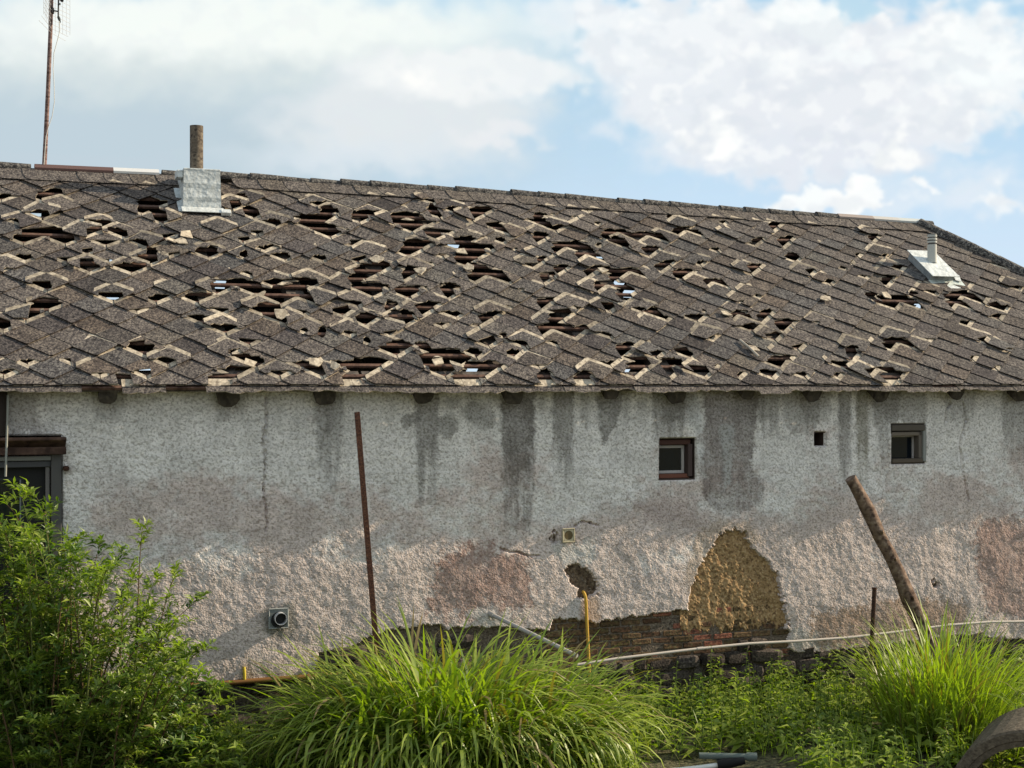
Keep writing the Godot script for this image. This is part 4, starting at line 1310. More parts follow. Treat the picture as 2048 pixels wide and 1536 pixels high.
# ---------------------------------------------------------------- fittings of the house
func build_chimney() -> void:
	var base := on_roof(404, 426)
	var ch := node("chimney", house, Transform3D(Basis(), roof.transform * rp(base.x, base.y, 0.03)))
	var b := MB.new()
	var hw := 0.225
	var hh := 0.50
	# sheet cladding: a box that flares to its foot, creased
	var dp := 0.62
	for f in 4:
		var rows := 9
		var cols := 8
		for j in rows:
			for i in cols:
				var q: Array[Vector3] = []
				for t in [[0, 0], [1, 0], [1, 1], [0, 1]]:
					var s: float = float(i + t[0]) / cols
					var y: float = float(j + t[1]) / rows
					var fl := lerpf(1.035, 0.975, y)
					var e := Vector3.ZERO
					var cr := 0.007 * nf.get_noise_2d(f * 300.0 + s * 160.0, y * 420.0) * (1.0 if s > 0.01 and s < 0.99 else 0.0) + (0.006 if j + t[1] == 3 or j + t[1] == 6 else 0.0)
					match f:
						0: e = Vector3((s * 2 - 1) * hw * fl, y * hh, cr + (fl - 1.0) * 0.2)
						1: e = Vector3(hw * fl + cr, y * hh, (fl - 1.0) * 0.2 - s * dp)
						2: e = Vector3((s * 2 - 1) * hw * fl, y * hh, -dp)
						3: e = Vector3(-hw * fl + cr, y * hh, (fl - 1.0) * 0.2 - s * dp)
					q.append(e)
				b.quad(q[0], q[1], q[2], q[3], Color(1, 1, 1), Vector3(0, (j + 0.5) / rows * hh, -dp * 0.5))
	b.box(Transform3D(Basis(), Vector3(0, hh + 0.008, -dp * 0.5)), Vector3(hw * 2 * 0.99, 0.025, dp * 0.99), Color(1.1, 1.1, 1.1), 0.006)
	put(b, "sheet_cladding", M.zinc, ch)
	b = MB.new()
	b.box(Transform3D(Basis(Vector3.RIGHT, PITCH), Vector3(0.0, 0.005, 0.06)), Vector3(hw * 2 + 0.06, 0.012, 0.12), Color(1.15, 1.15, 1.15), 0.003)
	b.box(Transform3D(Basis(Vector3.RIGHT, PITCH), Vector3(hw + 0.05, -0.02, 0.09)), Vector3(0.12, 0.05, 0.09), Color(1.1, 1.1, 1.1), 0.006)
	b.box(Transform3D(Basis(Vector3.RIGHT, PITCH), Vector3(-hw - 0.03, 0.15, -0.2)), Vector3(0.07, 0.012, 0.62), Color(0.8, 0.82, 0.84), 0.003)
	put(b, "flashing", M.zinc, ch)
	b = MB.new()
	var r := 0.082
	var x := -0.035
	b.tube(PackedVector3Array([Vector3(x, hh - 0.05, -0.25), Vector3(x, hh + 0.25, -0.25), Vector3(x, hh + 0.585, -0.25)]), PackedFloat32Array([r, r, r]), 28, Color(0.85, 0.85, 0.85), false)
	b.tube(PackedVector3Array([Vector3(x, hh + 0.585, -0.25), Vector3(x, hh + 0.4, -0.25)]), PackedFloat32Array([r - 0.014, r - 0.014]), 24, Color(0.85, 0.85, 0.85), false)
	for i in 24:
		var a0 := TAU * i / 24.0
		var a1 := TAU * (i + 1) / 24.0
		var c := Vector3(x, hh + 0.585, -0.25)
		b.quad(c + Vector3(cos(a0), 0, sin(a0)) * r, c + Vector3(cos(a1), 0, sin(a1)) * r, c + Vector3(cos(a1), 0, sin(a1)) * (r - 0.014), c + Vector3(cos(a0), 0, sin(a0)) * (r - 0.014), Color(0.85, 0.85, 0.85), c - Vector3(0, 1, 0))
	put(b, "flue_pipe", M.flue, ch)
	b = MB.new()
	b.box(Transform3D(Basis(), Vector3(-hw - 0.035, hh - 0.05, -0.16)), Vector3(0.08, 0.1, 0.22), Color(1, 1, 1), 0.01)
	put(b, "corner_flap", M.zinc, ch)

func build_roof_vent() -> void:
	var c := on_roof(1886, 560)
	var rv := node("roof_vent", house, roof.transform * Transform3D(Basis(), rp(c.x, c.y, 0.0)))
	# box of sheet lying on the slope: its axes are the roof's
	var b := MB.new()
	b.box(Transform3D(Basis(), Vector3(-0.10, 0.085, -0.22)), Vector3(0.40, 0.11, 0.62), lin(0.55, 0.57, 0.6), 0.006)
	put(b, "sheet_box", M.zinc, rv)
	b = MB.new()
	b.box(Transform3D(Basis(Vector3.RIGHT, 0.02), Vector3(-0.10, 0.148, -0.21)), Vector3(0.46, 0.012, 0.72), lin(1, 1, 1), 0.003)
	put(b, "cover_sheet", M.zinc, rv)
	b = MB.new()
	b.box(Transform3D(Basis(Vector3.RIGHT, 0.1), Vector3(-0.04, 0.035, 0.15)), Vector3(0.56, 0.008, 0.13), lin(0.9, 0.95, 0.92), 0.002)
	b.box(Transform3D(Basis(Vector3.UP, 0.3), Vector3(0.02, 0.03, 0.24)), Vector3(0.18, 0.006, 0.12), lin(1, 1, 1), 0.002)
	b.box(Transform3D(Basis(Vector3.UP, -0.4), Vector3(0.20, 0.06, 0.03)), Vector3(0.09, 0.006, 0.2), lin(1, 1, 1), 0.002)
	put(b, "apron", M.zinc, rv)
	b = MB.new()
	var up := Vector3(0, cos(PITCH), -sin(PITCH))        # plumb line in the roof's axes
	var p0 := Vector3(-0.08, 0.13, -0.26)
	var r := 0.066
	b.tube(PackedVector3Array([p0, p0 + up * 0.26]), PackedFloat32Array([r, r]), 24, lin(0.46, 0.46, 0.42), false)
	put(b, "stub_pipe", M.paint, rv)
	b = MB.new()
	b.tube(PackedVector3Array([p0 + up * 0.40, p0 + up * 0.41]), PackedFloat32Array([r * 1.05, r * 0.9]), 24, lin(0.46, 0.46, 0.42), true)
	put(b, "pipe_lid", M.paint, rv)
	for k in 3:
		b = MB.new()
		b.tube(PackedVector3Array([p0 + up * (0.285 + k * 0.042), p0 + up * (0.310 + k * 0.042)]), PackedFloat32Array([r * 1.04, r * 1.04]), 24, lin(0.46, 0.46, 0.42), true)
		put(b, "louvre_ring", M.paint, rv)
	b = MB.new()
	b.tube(PackedVector3Array([p0 + up * 0.25, p0 + up * 0.40]), PackedFloat32Array([r * 0.8, r * 0.8]), 18, lin(0.12, 0.12, 0.12), false)
	put(b, "inner_pipe", M.paint, rv)

func build_wall_fittings() -> void:
	# grey balanced-flue terminal
	var a := on_z(555, 1235, -OVER)
	var t := node("flue_terminal", house, Transform3D(Basis(), a))
	var b := MB.new()
	b.box(Transform3D(Basis(), Vector3(0, 0, 0.035)), Vector3(0.20, 0.205, 0.05), lin(0.155, 0.165, 0.16), 0.006)
	put(b, "plate", M.paint, t)
	b = MB.new()
	frame4(b, -0.105, -0.107, 0.105, 0.107, 0.012, 0.055, 0.068, lin(0.30, 0.31, 0.30))
	put(b, "rim", M.paint, t)
	b = MB.new()
	b.tube(PackedVector3Array([Vector3(0.005, -0.015, 0.06), Vector3(0.005, -0.015, 0.075)]), PackedFloat32Array([0.085, 0.082]), 26, lin(0.02, 0.02, 0.022))
	put(b, "collar", M.paint, t)
	b = MB.new()
	b.tube(PackedVector3Array([Vector3(0.012, 0.005, 0.07), Vector3(0.012, 0.005, 0.14)]), PackedFloat32Array([0.064, 0.064]), 30, lin(0.42, 0.43, 0.44), false)
	b.tube(PackedVector3Array([Vector3(0.012, 0.005, 0.14), Vector3(0.012, 0.005, 0.077)]), PackedFloat32Array([0.059, 0.059]), 30, lin(0.42, 0.43, 0.44), false)
	for i in 30:
		var a0 := TAU * i / 30.0
		var a1 := TAU * (i + 1) / 30.0
		var e0 := Vector3(cos(a0), sin(a0), 0)
		var e1 := Vector3(cos(a1), sin(a1), 0)
		var c0 := Vector3(0.012, 0.005, 0.14)
		b.quad(c0 + e0 * 0.059, c0 + e1 * 0.059, c0 + e1 * 0.064, c0 + e0 * 0.064, lin(0.42, 0.43, 0.44), Vector3(0, 0, 0))
	put(b, "pipe_end", M.paint, t)
	# beige vent grille
	a = on_z(1135, 1070, -OVER)
	t = node("vent_grille", house, Transform3D(Basis(Vector3.BACK, 0.02), a))
	b = MB.new()
	frame4(b, -0.075, -0.08, 0.075, 0.08, 0.014, 0.012, 0.042, lin(0.44, 0.39, 0.27))
	for k in 20:
		var an := TAU * k / 20.0
		var an2 := TAU * (k + 1) / 20.0
		var e0 := Vector3(cos(an), sin(an), 0)
		var e1 := Vector3(cos(an2), sin(an2), 0)
		var s0 := 0.064 / maxf(absf(e0.x), absf(e0.y))
		var s1 := 0.064 / maxf(absf(e1.x), absf(e1.y))
		b.quad(e0 * 0.052 + Vector3(0, 0, 0.034), e1 * 0.052 + Vector3(0, 0, 0.034), e1 * s1 + Vector3(0, 0, 0.034), e0 * s0 + Vector3(0, 0, 0.034), lin(0.42, 0.37, 0.25), Vector3(0, 0, -1))
	put(b, "plate", M.paint, t)
	b = MB.new()
	b.box(Transform3D(Basis(), Vector3(0, 0, 0.01)), Vector3(0.12, 0.12, 0.01), lin(0.035, 0.026, 0.014))
	put(b, "duct", M.paint, t)
	for k in 7:
		b = MB.new()
		var x := -0.045 + k * 0.015
		var hh := sqrt(maxf(0.054 * 0.054 - x * x, 0.0001))
		b.box(Transform3D(Basis(Vector3.UP, 0.5), Vector3(x, 0, 0.026)), Vector3(0.007, hh * 2, 0.012), lin(0.20, 0.15, 0.075))
		put(b, "slat", M.paint, t)
	# yellow gas pipes: the riser that enters the hollow, and the run along the foot of the wall
	var gp := node("gas_pipe", house)
	b = MB.new()
	var pts2 := PackedVector3Array()
	var r2 := PackedFloat32Array()
	for q in [[1166, 1183, -0.05], [1169, 1188, 0.0], [1171, 1194, 0.015], [1172, 1205, 0.02], [1174, 1250, 0.025], [1177, 1310, 0.025], [1179, 1360, 0.03]]:
		pts2.append(on_z(q[0], q[1], -OVER + q[2]))
		r2.append(0.018)
	b.tube(pts2, r2, 12, lin(0.47, 0.29, 0.05))
	put(b, "riser", M.paint, gp)
	b = MB.new()
	pts2 = PackedVector3Array()
	r2 = PackedFloat32Array()
	for q in [[330, 1373], [420, 1369], [500, 1362], [580, 1356], [660, 1350], [800, 1345]]:
		pts2.append(on_z(q[0], q[1], -OVER + 0.035))
		r2.append(0.026)
	b.tube(pts2, r2, 12, lin(0.17, 0.085, 0.03))
	put(b, "ground_run", M.paint, gp)
	b = MB.new()
	b.tube(PackedVector3Array([on_z(488, 1334, -OVER + 0.02), on_z(489, 1348, -OVER + 0.04), on_z(489, 1362, -OVER + 0.035)]), PackedFloat32Array([0.016, 0.016, 0.016]), 10, lin(0.5, 0.38, 0.04))
	put(b, "stub", M.paint, gp)
	# downpipe end and pale rod by the door
	b = MB.new()
	b.tube(PackedVector3Array([on_z(2, 770, -OVER + 0.1), on_z(0, 872, -OVER + 0.1)]), PackedFloat32Array([0.06, 0.06]), 18, lin(0.035, 0.025, 0.022))
	put(b, "downpipe", M.paint, house)
	b = MB.new()
	b.tube(PackedVector3Array([on_z(16, 790, -OVER + 0.2), on_z(15, 830, -OVER + 0.2), on_z(11, 953, -OVER + 0.2)]), PackedFloat32Array([0.012, 0.011, 0.011]), 8, lin(0.26, 0.26, 0.23))
	put(b, "conduit", M.paint, house)

func build_antenna() -> void:
	var foot := house.transform * on_z(89, 338, -3.95)
	var a := node("television_antenna", self, Transform3D(Basis(), foot))
	tag(a, "rusty aerial mast with wire grid reflector rising from the ridge", "antenna")
	var z := -foot.z
	var at := func(px: float, py: float) -> Vector3:
		return at_depth(px, py, z) - foot
	var b := MB.new()
	b.tube(PackedVector3Array([at.call(88, 345), at.call(91, 285), at.call(96, 180), at.call(101, 60), at.call(104, -40)]), PackedFloat32Array([0.029, 0.027, 0.026, 0.025, 0.025]), 14, lin(1, 1, 1))
	put(b, "mast", M.mast, a)
	b = MB.new()
	b.box(Transform3D(Basis(), at.call(105.5, 21)), Vector3(0.022, 0.075, 0.06), lin(0.03, 0.03, 0.032), 0.005)
	b.tube(PackedVector3Array([at.call(97, 20), at.call(105, 21), at.call(117, 23)]), PackedFloat32Array([0.008, 0.009, 0.009]), 8, lin(0.03, 0.03, 0.032))
	put(b, "bracket", M.paint, a)
	b = MB.new()
	b.tube(PackedVector3Array([at.call(118, -30), at.call(117, 0), at.call(116.5, 34)]), PackedFloat32Array([0.01, 0.01, 0.01]), 8, lin(0.06, 0.06, 0.062))
	b.tube(PackedVector3Array([at.call(116.5, 33), at.call(118, 37), at.call(120.5, 45)]), PackedFloat32Array([0.014, 0.018, 0.008]), 10, lin(0.05, 0.055, 0.055))
	b.tube(PackedVector3Array([at.call(118, 8), at.call(121, 8)]), PackedFloat32Array([0.012, 0.012]), 8, lin(0.1, 0.11, 0.11))
	b.tube(PackedVector3Array([at.call(121.5, -4), at.call(121.5, 0), at.call(124, 2), at.call(126.5, 0)]), PackedFloat32Array([0.012, 0.016, 0.018, 0.014]), 10, lin(0.03, 0.03, 0.03))
	put(b, "dipole_boom", M.paint, a)
	b = MB.new()
	# grid reflector, seen nearly edge on
	for k in 11:
		var y := -24.0 + k * 9.0
		var wdt := 14.0 if y < 50.0 else 14.0 - (y - 50.0) * 0.55
		var p: Vector3 = at.call(103, y)
		var q: Vector3 = at.call(103 + wdt, y - 2.0) + Vector3(0, 0, 0.55)
		var s: Vector3 = at.call(103 + wdt, y - 2.0) + Vector3(0, 0, -0.45)
		b.tube(PackedVector3Array([p, q]), PackedFloat32Array([0.0025, 0.0025]), 5, lin(0.45, 0.44, 0.44), false)
		b.tube(PackedVector3Array([p, s]), PackedFloat32Array([0.0025, 0.0025]), 5, lin(0.45, 0.44, 0.44), false)
	for k in 5:
		var f := (k + 1) / 5.0
		for zz in [0.55, -0.45]:
			b.tube(PackedVector3Array([at.call(103 + 14 * f, -26) + Vector3(0, 0, zz * f), at.call(103 + 14 * f, 66.0 - 14.0 * f) + Vector3(0, 0, zz * f)]), PackedFloat32Array([0.002, 0.002]), 5, lin(0.45, 0.44, 0.44), false)
	put(b, "grid_reflector", M.paint, a)
	b = MB.new()
	var cp := PackedVector3Array()
	var cr := PackedFloat32Array()
	for q in [[120.5, 44], [122, 62], [117, 82], [110, 108], [108.5, 140], [110.5, 175], [111, 205], [106, 235], [99, 255], [94, 275], [90, 330]]:
		cp.append(at.call(q[0], q[1]) + Vector3(0, 0, 0.04))
		cr.append(0.0048)
	b.tube(cp, cr, 7, lin(0.55, 0.54, 0.50))
	put(b, "cable", M.paint, a)

# ---------------------------------------------------------------- things in front of the wall
func build_posts() -> void:
	# rusty steel angle post
	var zc := 0.35
	var p0 := house.transform * on_z(763, 1420, zc)
	var p1 := house.transform * on_z(714, 824, zc)
	p0 = p1 + (p0 - p1) * ((p1.y + 0.05) / (p1.y - p0.y))
	var o := node("steel_post", self, Transform3D(Basis(), p0))
	tag(o, "tall thin rusty steel post leaning before the wall", "post")
	var b := MB.new()
	var d := (p1 - p0)
	var y := d.normalized()
	var x := y.cross(Vector3(0.3, 0, 1)).normalized()
	var w := x.cross(y).normalized()
	b.box(Transform3D(Basis(x, y, w), d * 0.5), Vector3(0.058, d.length(), 0.007), Color(1.1, 1, 1), 0.001)
	b.box(Transform3D(Basis(x, y, w), d * 0.5 + x * 0.0255 - w * 0.0325), Vector3(0.007, d.length(), 0.058), Color(1.1, 1, 1), 0.001)
	put(b, "angle_iron", M.rust, o)
	b = MB.new()
	b.box(Transform3D(Basis(x, y, w), d * 0.04), Vector3(0.09, 0.05, 0.09), Color(0.8, 0.8, 0.8), 0.01)
	put(b, "foot", M.rust, o)
	# leaning round timber
	var q0 := house.transform * on_z(1848, 1282, 0.55)
	var q1 := house.transform * on_z(1702, 956, 0.55)
	q0 = q1 + (q0 - q1) * ((q1.y + 0.05) / (q1.y - q0.y))
	o = node("timber_pole", self, Transform3D(Basis(), q0))
	tag(o, "thick bark-covered timber pole leaning steeply to one side by the tufted grass", "pole")
	b = MB.new()
	var pts := PackedVector3Array()
	var rr := PackedFloat32Array()
	d = q1 - q0
	var side := d.cross(Vector3(0, 0, 1)).normalized()
	for k in 25:
		var f := k / 24.0
		pts.append(d * f + side * (0.05 * sin(f * PI) + 0.007 * sin(f * 23.0)) * 1.0)
		rr.append(lerpf(0.098, 0.070, f) * (1.0 + 0.03 * sin(f * 31.0) + 0.015 * sin(f * 67.0)))
	b.tube(pts, rr, 14, lin(1, 1, 1), true, 0.07, 2.0)
	put(b, "trunk", M.bark, o)
	for f in [0.62, 0.45, 0.74]:
		b = MB.new()
		var c: Vector3 = d * f + side * 0.05 * sin(f * PI)
		var dir := (-side * 0.6 + Vector3(0.5, 0.5, 0.3)).normalized()
		b.tube(PackedVector3Array([c, c + dir * 0.11, c + dir * 0.135]), PackedFloat32Array([0.035, 0.026, 0.012]), 8, lin(1, 1, 1), true, 0.1, f)
		put(b, "branch_stub", M.bark, o)
	# thin iron stake
	var s1 := house.transform * on_z(1749, 1175, 0.8)
	var s0 := house.transform * on_z(1738, 1400, 0.8)
	s0 = s1 + (s0 - s1) * ((s1.y + 0.05) / (s1.y - s0.y))
	o = node("iron_stake", self, Transform3D(Basis(), s0))
	tag(o, "short dark iron stake standing between the timber pole and the bared clay", "stake")
	d = s1 - s0
	b = MB.new()
	b.tube(PackedVector3Array([Vector3.ZERO, d * 0.33, d * 0.66, d]), PackedFloat32Array([0.027, 0.026, 0.026, 0.025]), 12, lin(0.55, 0.62, 0.62), true, 0.03)
	put(b, "shaft", M.rust, o)
	b = MB.new()
	b.tube(PackedVector3Array([d * 0.985, d * 1.0]), PackedFloat32Array([0.029, 0.028]), 12, lin(0.8, 0.8, 0.75))
	put(b, "cap", M.rust, o)
	# long pale pipe hung along the foot of the wall
	var hp := PackedVector3Array()
	var hr := PackedFloat32Array()
	for q in [[1150, 1330], [1235, 1317], [1300, 1309], [1400, 1297], [1500, 1287], [1600, 1282], [1700, 1275], [1800, 1263], [1900, 1250], [1980, 1244], [2048, 1243], [2140, 1243], [2300, 1245]]:
		hp.append(house.transform * on_z(q[0], q[1], -0.1))
		hr.append(0.016)
	o = node("water_pipe", self, Transform3D(Basis(), hp[0]))
	tag(o, "long thin pale plastic pipe sagging along the foot of the wall", "pipe")
	for i in hp.size():
		hp[i] -= o.position
	b = MB.new()
	b.tube(hp, hr, 12, lin(0.45, 0.40, 0.355))
	put(b, "tube", M.paint, o)
	b = MB.new()
	for i in [3, 6, 8]:
		var t := (hp[i + 1] - hp[i]).normalized()
		b.tube(PackedVector3Array([hp[i] - t * 0.04, hp[i] + t * 0.04]), PackedFloat32Array([0.020, 0.020]), 12, lin(0.40, 0.36, 0.32))
	put(b, "joint", M.paint, o)
	# grey drain pipe coming out of the wall into the tall grass
	var d0 := house.transform * on_z(977, 1226, -OVER - 0.02)
	var d1 := house.transform * on_z(1092, 1282, 0.5)
	o = node("drain_pipe", self, Transform3D(Basis(), d0))
	tag(o, "pale grey drain pipe sloping from the wall into the tall grass", "pipe")
	b = MB.new()
	b.tube(PackedVector3Array([Vector3.ZERO, (d1 - d0) * 0.4, (d1 - d0), (d1 - d0) * 1.5]), PackedFloat32Array([0.024, 0.024, 0.024, 0.024]), 16, lin(0.36, 0.34, 0.32))
	put(b, "tube", M.paint, o)
	b = MB.new()
	var dd := (d1 - d0).normalized()
	b.tube(PackedVector3Array([dd * 0.0, dd * 0.09]), PackedFloat32Array([0.034, 0.032]), 16, lin(0.33, 0.31, 0.29))
	put(b, "socket", M.paint, o)
	# concrete ring lying on its side
	var rc := at_depth(2078, 1642, 12.9)
	var ra := 0.85
	o = node("concrete_ring", self, Transform3D(Basis(Vector3.UP, -0.55) * Basis(Vector3.RIGHT, 0.10), rc))
	tag(o, "weathered grey concrete well ring lying on its side in the grass", "concrete ring")
	b = MB.new()
	var sd := 48
	var prof := [[0.68, -0.1, 0.69, -0.02], [0.69, -0.02, 0.745, -0.01], [0.745, -0.01, 0.755, 0.0], [0.755, 0.0, 0.83, 0.0], [0.83, 0.0, ra, -0.02], [ra, -0.02, ra, -0.8], [ra, -0.8, 0.68, -0.8], [0.68, -0.8, 0.68, -0.1]]
	for p in prof:
		for i in sd:
			var a0 := TAU * i / sd
			var a1 := TAU * (i + 1) / sd
			var q0a := Vector3(cos(a0) * p[0], sin(a0) * p[0], p[1])
			var q1a := Vector3(cos(a1) * p[0], sin(a1) * p[0], p[1])
			var q2a := Vector3(cos(a1) * p[2], sin(a1) * p[2], p[3])
			var q3a := Vector3(cos(a0) * p[2], sin(a0) * p[2], p[3])
			b.quad(q0a, q1a, q2a, q3a, Color(0.55, 0.5, 0.43), Vector3(cos((a0 + a1) * 0.5) * 0.765, sin((a0 + a1) * 0.5) * 0.765, -0.4))
	put(b, "shell", M.concrete, o)
	# pipe fitting and white rod in the weeds
	var g0 := at_depth(1425, 1512, 13.75)
	var g1 := at_depth(1515, 1514, 13.75)
	o = node("pipe_fitting", self, Transform3D(Basis(), g0))
	tag(o, "grey pipe with a black clamp joined to a white rod in the weeds", "pipe")
	b = MB.new()
	d = g1 - g0
	b.tube(PackedVector3Array([-d * 0.3, d * 0.75, d * 0.77, d * 0.98]), PackedFloat32Array([0.032, 0.032, 0.042, 0.042]), 16, lin(0.11, 0.135, 0.125))
	put(b, "tube", M.paint, o)
	b = MB.new()
	b.tube(PackedVector3Array([d * 0.1 + Vector3(0, -0.075, 0.03), d * 0.35 + Vector3(0, -0.055, 0.04), d * 0.7 + Vector3(0, -0.03, 0.03)]), PackedFloat32Array([0.05, 0.052, 0.035]), 12, lin(0.012, 0.012, 0.013))
	put(b, "clamp", M.paint, o)
	b = MB.new()
	b.tube(PackedVector3Array([d * 0.2 + Vector3(0, -0.075, 0.03), d * -0.4 + Vector3(0, -0.11, 0.05), d * -1.0 + Vector3(0, -0.135, 0.08)]), PackedFloat32Array([0.024, 0.024, 0.024]), 14, lin(0.68, 0.68, 0.66))
	put(b, "rod", M.paint, o)
	# loose pieces of tile and a stick on the roof
	for q in [[345, 492], [372, 478], [362, 493], [1507, 706], [628, 735], [876, 735], [918, 512], [838, 550], [1448, 636], [1648, 605], [1200, 548], [752, 528], [560, 637], [498, 737], [1240, 615], [1770, 600], [668, 742], [935, 545]]:
		var c := on_roof(q[0], q[1])
		var lifted := house.transform * (roof.transform * rp(c.x, c.y, 0.075))
		var f := MeshInstance3D.new()
		var w2 := MB.new()
		var poly := PackedVector2Array()
		var cnt := rng.randi_range(4, 6)
		for k in cnt:
			var an := TAU * k / cnt + rng.randf_range(-0.3, 0.3)
			poly.append(Vector2(cos(an) * rng.randf_range(0.05, 0.11), sin(an) * rng.randf_range(0.05, 0.10)))
		if Geometry2D.is_polygon_clockwise(poly):
			poly.reverse()
		slab(w2, w2, poly, Vector2.ZERO, func(_p: Vector2) -> float: return 0.0, 0.012, Color.WHITE, Color.WHITE)
		var m := ArrayMesh.new()
		w2.into(m, M.clean)
		f.mesh = m
		f.name = numbered("tile_fragment")
		add_child(f)
		f.transform = Transform3D(house.transform.basis * roof.transform.basis * Basis(Vector3.UP, rng.randf() * TAU) * Basis(Vector3.RIGHT, rng.randf_range(-0.35, 0.35)), lifted)
		tag(f, "loose pale fragment of broken tile lying on the roof", "tile fragment", "loose tile fragments on the roof")
	var k0 := on_roof(1477, 688)
	var k1 := on_roof(1514, 723)
	var t0 := house.transform * (roof.transform * rp(k0.x, k0.y, 0.06))
	var t1 := house.transform * (roof.transform * rp(k1.x, k1.y, 0.07))
	b = MB.new()
	b.tube(PackedVector3Array([Vector3.ZERO, (t1 - t0) * 0.5 + Vector3(0, 0.01, 0), t1 - t0]), PackedFloat32Array([0.016, 0.015, 0.017]), 8, lin(0.4, 0.35, 0.28))
	var stick := put(b, "wooden_stick", M.paint, self)
	stick.position = t0
	tag(stick, "thin pale stick lying loose across the roof tiles", "stick")

# ---------------------------------------------------------------- plants
func leaf4(b: MB, p: Vector3, dir: Vector3, nrm: Vector3, len_: float, wid: float, col: Color, droop := 0.3) -> void:
	var s := dir.cross(nrm).normalized()
	var up := s.cross(dir).normalized()
	var mid := p + dir * len_ * 0.45
	var tip := p + dir * len_ - up * len_ * droop
	var a := mid + s * wid * 0.5 + up * wid * 0.22
	var e := mid - s * wid * 0.5 + up * wid * 0.22
	var k := b.v.size()
	b.v.append(p); b.v.append(a); b.v.append(tip); b.v.append(e); b.v.append(mid)
	var n1 := (up - s * 0.4).normalized()
	var n2 := (up + s * 0.4).normalized()
	b.n.append(up); b.n.append(n1); b.n.append(up); b.n.append(n2); b.n.append(up)
	for i in 5:
		b.c.append(col)
	b.ix.append_array([k, k + 4, k + 1, k + 1, k + 4, k + 2, k + 4, k + 3, k + 2, k, k + 3, k + 4])

func blade(b: MB, p: Vector3, az: float, lean: float, len_: float, wid: float, bend: float, col: Color, tipc: Color, seg := 8) -> void:
	var h := Vector3(cos(az), 0, sin(az))
	var side := Vector3(-sin(az), 0, cos(az))
	var k := b.v.size()
	var q := p
	var an := lean
	var st := len_ / seg
	var tw := rng.randf_range(-0.5, 0.5)
	for i in seg + 1:
		var f := float(i) / seg
		var w := wid * minf(1.0, 0.5 + f * 2.5) * sqrt(maxf(1.0 - f * f, 0.0)) * 0.5
		var t := Vector3.UP * cos(an) + h * sin(an)
		var up := h * -cos(an) + Vector3.UP * sin(an)
		var sd := (side * cos(tw * f) + up * sin(tw * f))
		var nn := sd.cross(t).normalized()
		b.v.append(q + sd * w); b.v.append(q - sd * w)
		b.n.append(nn); b.n.append(nn)
		var c := col.lerp(tipc, f * f)
		b.c.append(c); b.c.append(c)
		q += t * st
		an += bend / seg * (0.35 + 1.9 * f)
	for i in seg:
		var a := k + i * 2
		b.ix.append_array([a, a + 1, a + 2, a + 1, a + 3, a + 2])

func green(t: float) -> Color:
	# leaf colours (linear): deep green to yellow green
	return Color(0.075, 0.15, 0.036).lerp(Color(0.36, 0.43, 0.07), t)

func build_tall_grass(called: String, label: String, base: Vector3, rx: float, rz: float, n: int, lmin: float, lmax: float, wid: float, lean_max: float, bend: float, yellow: float) -> void:
	var o := node(called, self, Transform3D(Basis(), base))
	tag(o, label, "grass", "")
	for part in 2:
		var b := MB.new()
		var cnt := n if part == 0 else n / 9
		for i in cnt:
			var a := rng.randf() * TAU
			var r := sqrt(rng.randf())
			var p := Vector3(cos(a) * r * rx, 0, sin(a) * r * rz)
			var out := atan2(p.z / rz, p.x / rx) + rng.randf_range(-1.2, 1.2)
			var lean := clampf(r * lean_max * rng.randf_range(0.35, 1.0) + rng.randf_range(-0.08, 0.12), -0.05, 1.3)
			var t := clampf(rng.randfn(yellow, 0.22), 0.0, 1.0)
			var c := green(t)
			var tip := green(minf(t + 0.3, 1.0))
			if part == 1:
				c = Color(0.22, 0.17, 0.07)
				tip = Color(0.30, 0.22, 0.10)
			elif rng.randf() < 0.05:
				tip = Color(0.26, 0.20, 0.07)
			blade(b, p, out, lean, rng.randf_range(lmin, lmax) * (1.0 - 0.22 * r), wid * rng.randf_range(0.6, 1.25), bend * (rng.randf_range(0.35, 1.35) if rng.randf() < 0.85 else rng.randf_range(1.4, 2.2)), c, tip)
		put(b, "blades" if part == 0 else "dry_blades", M.leaf, o).set_meta("kind", "stuff")

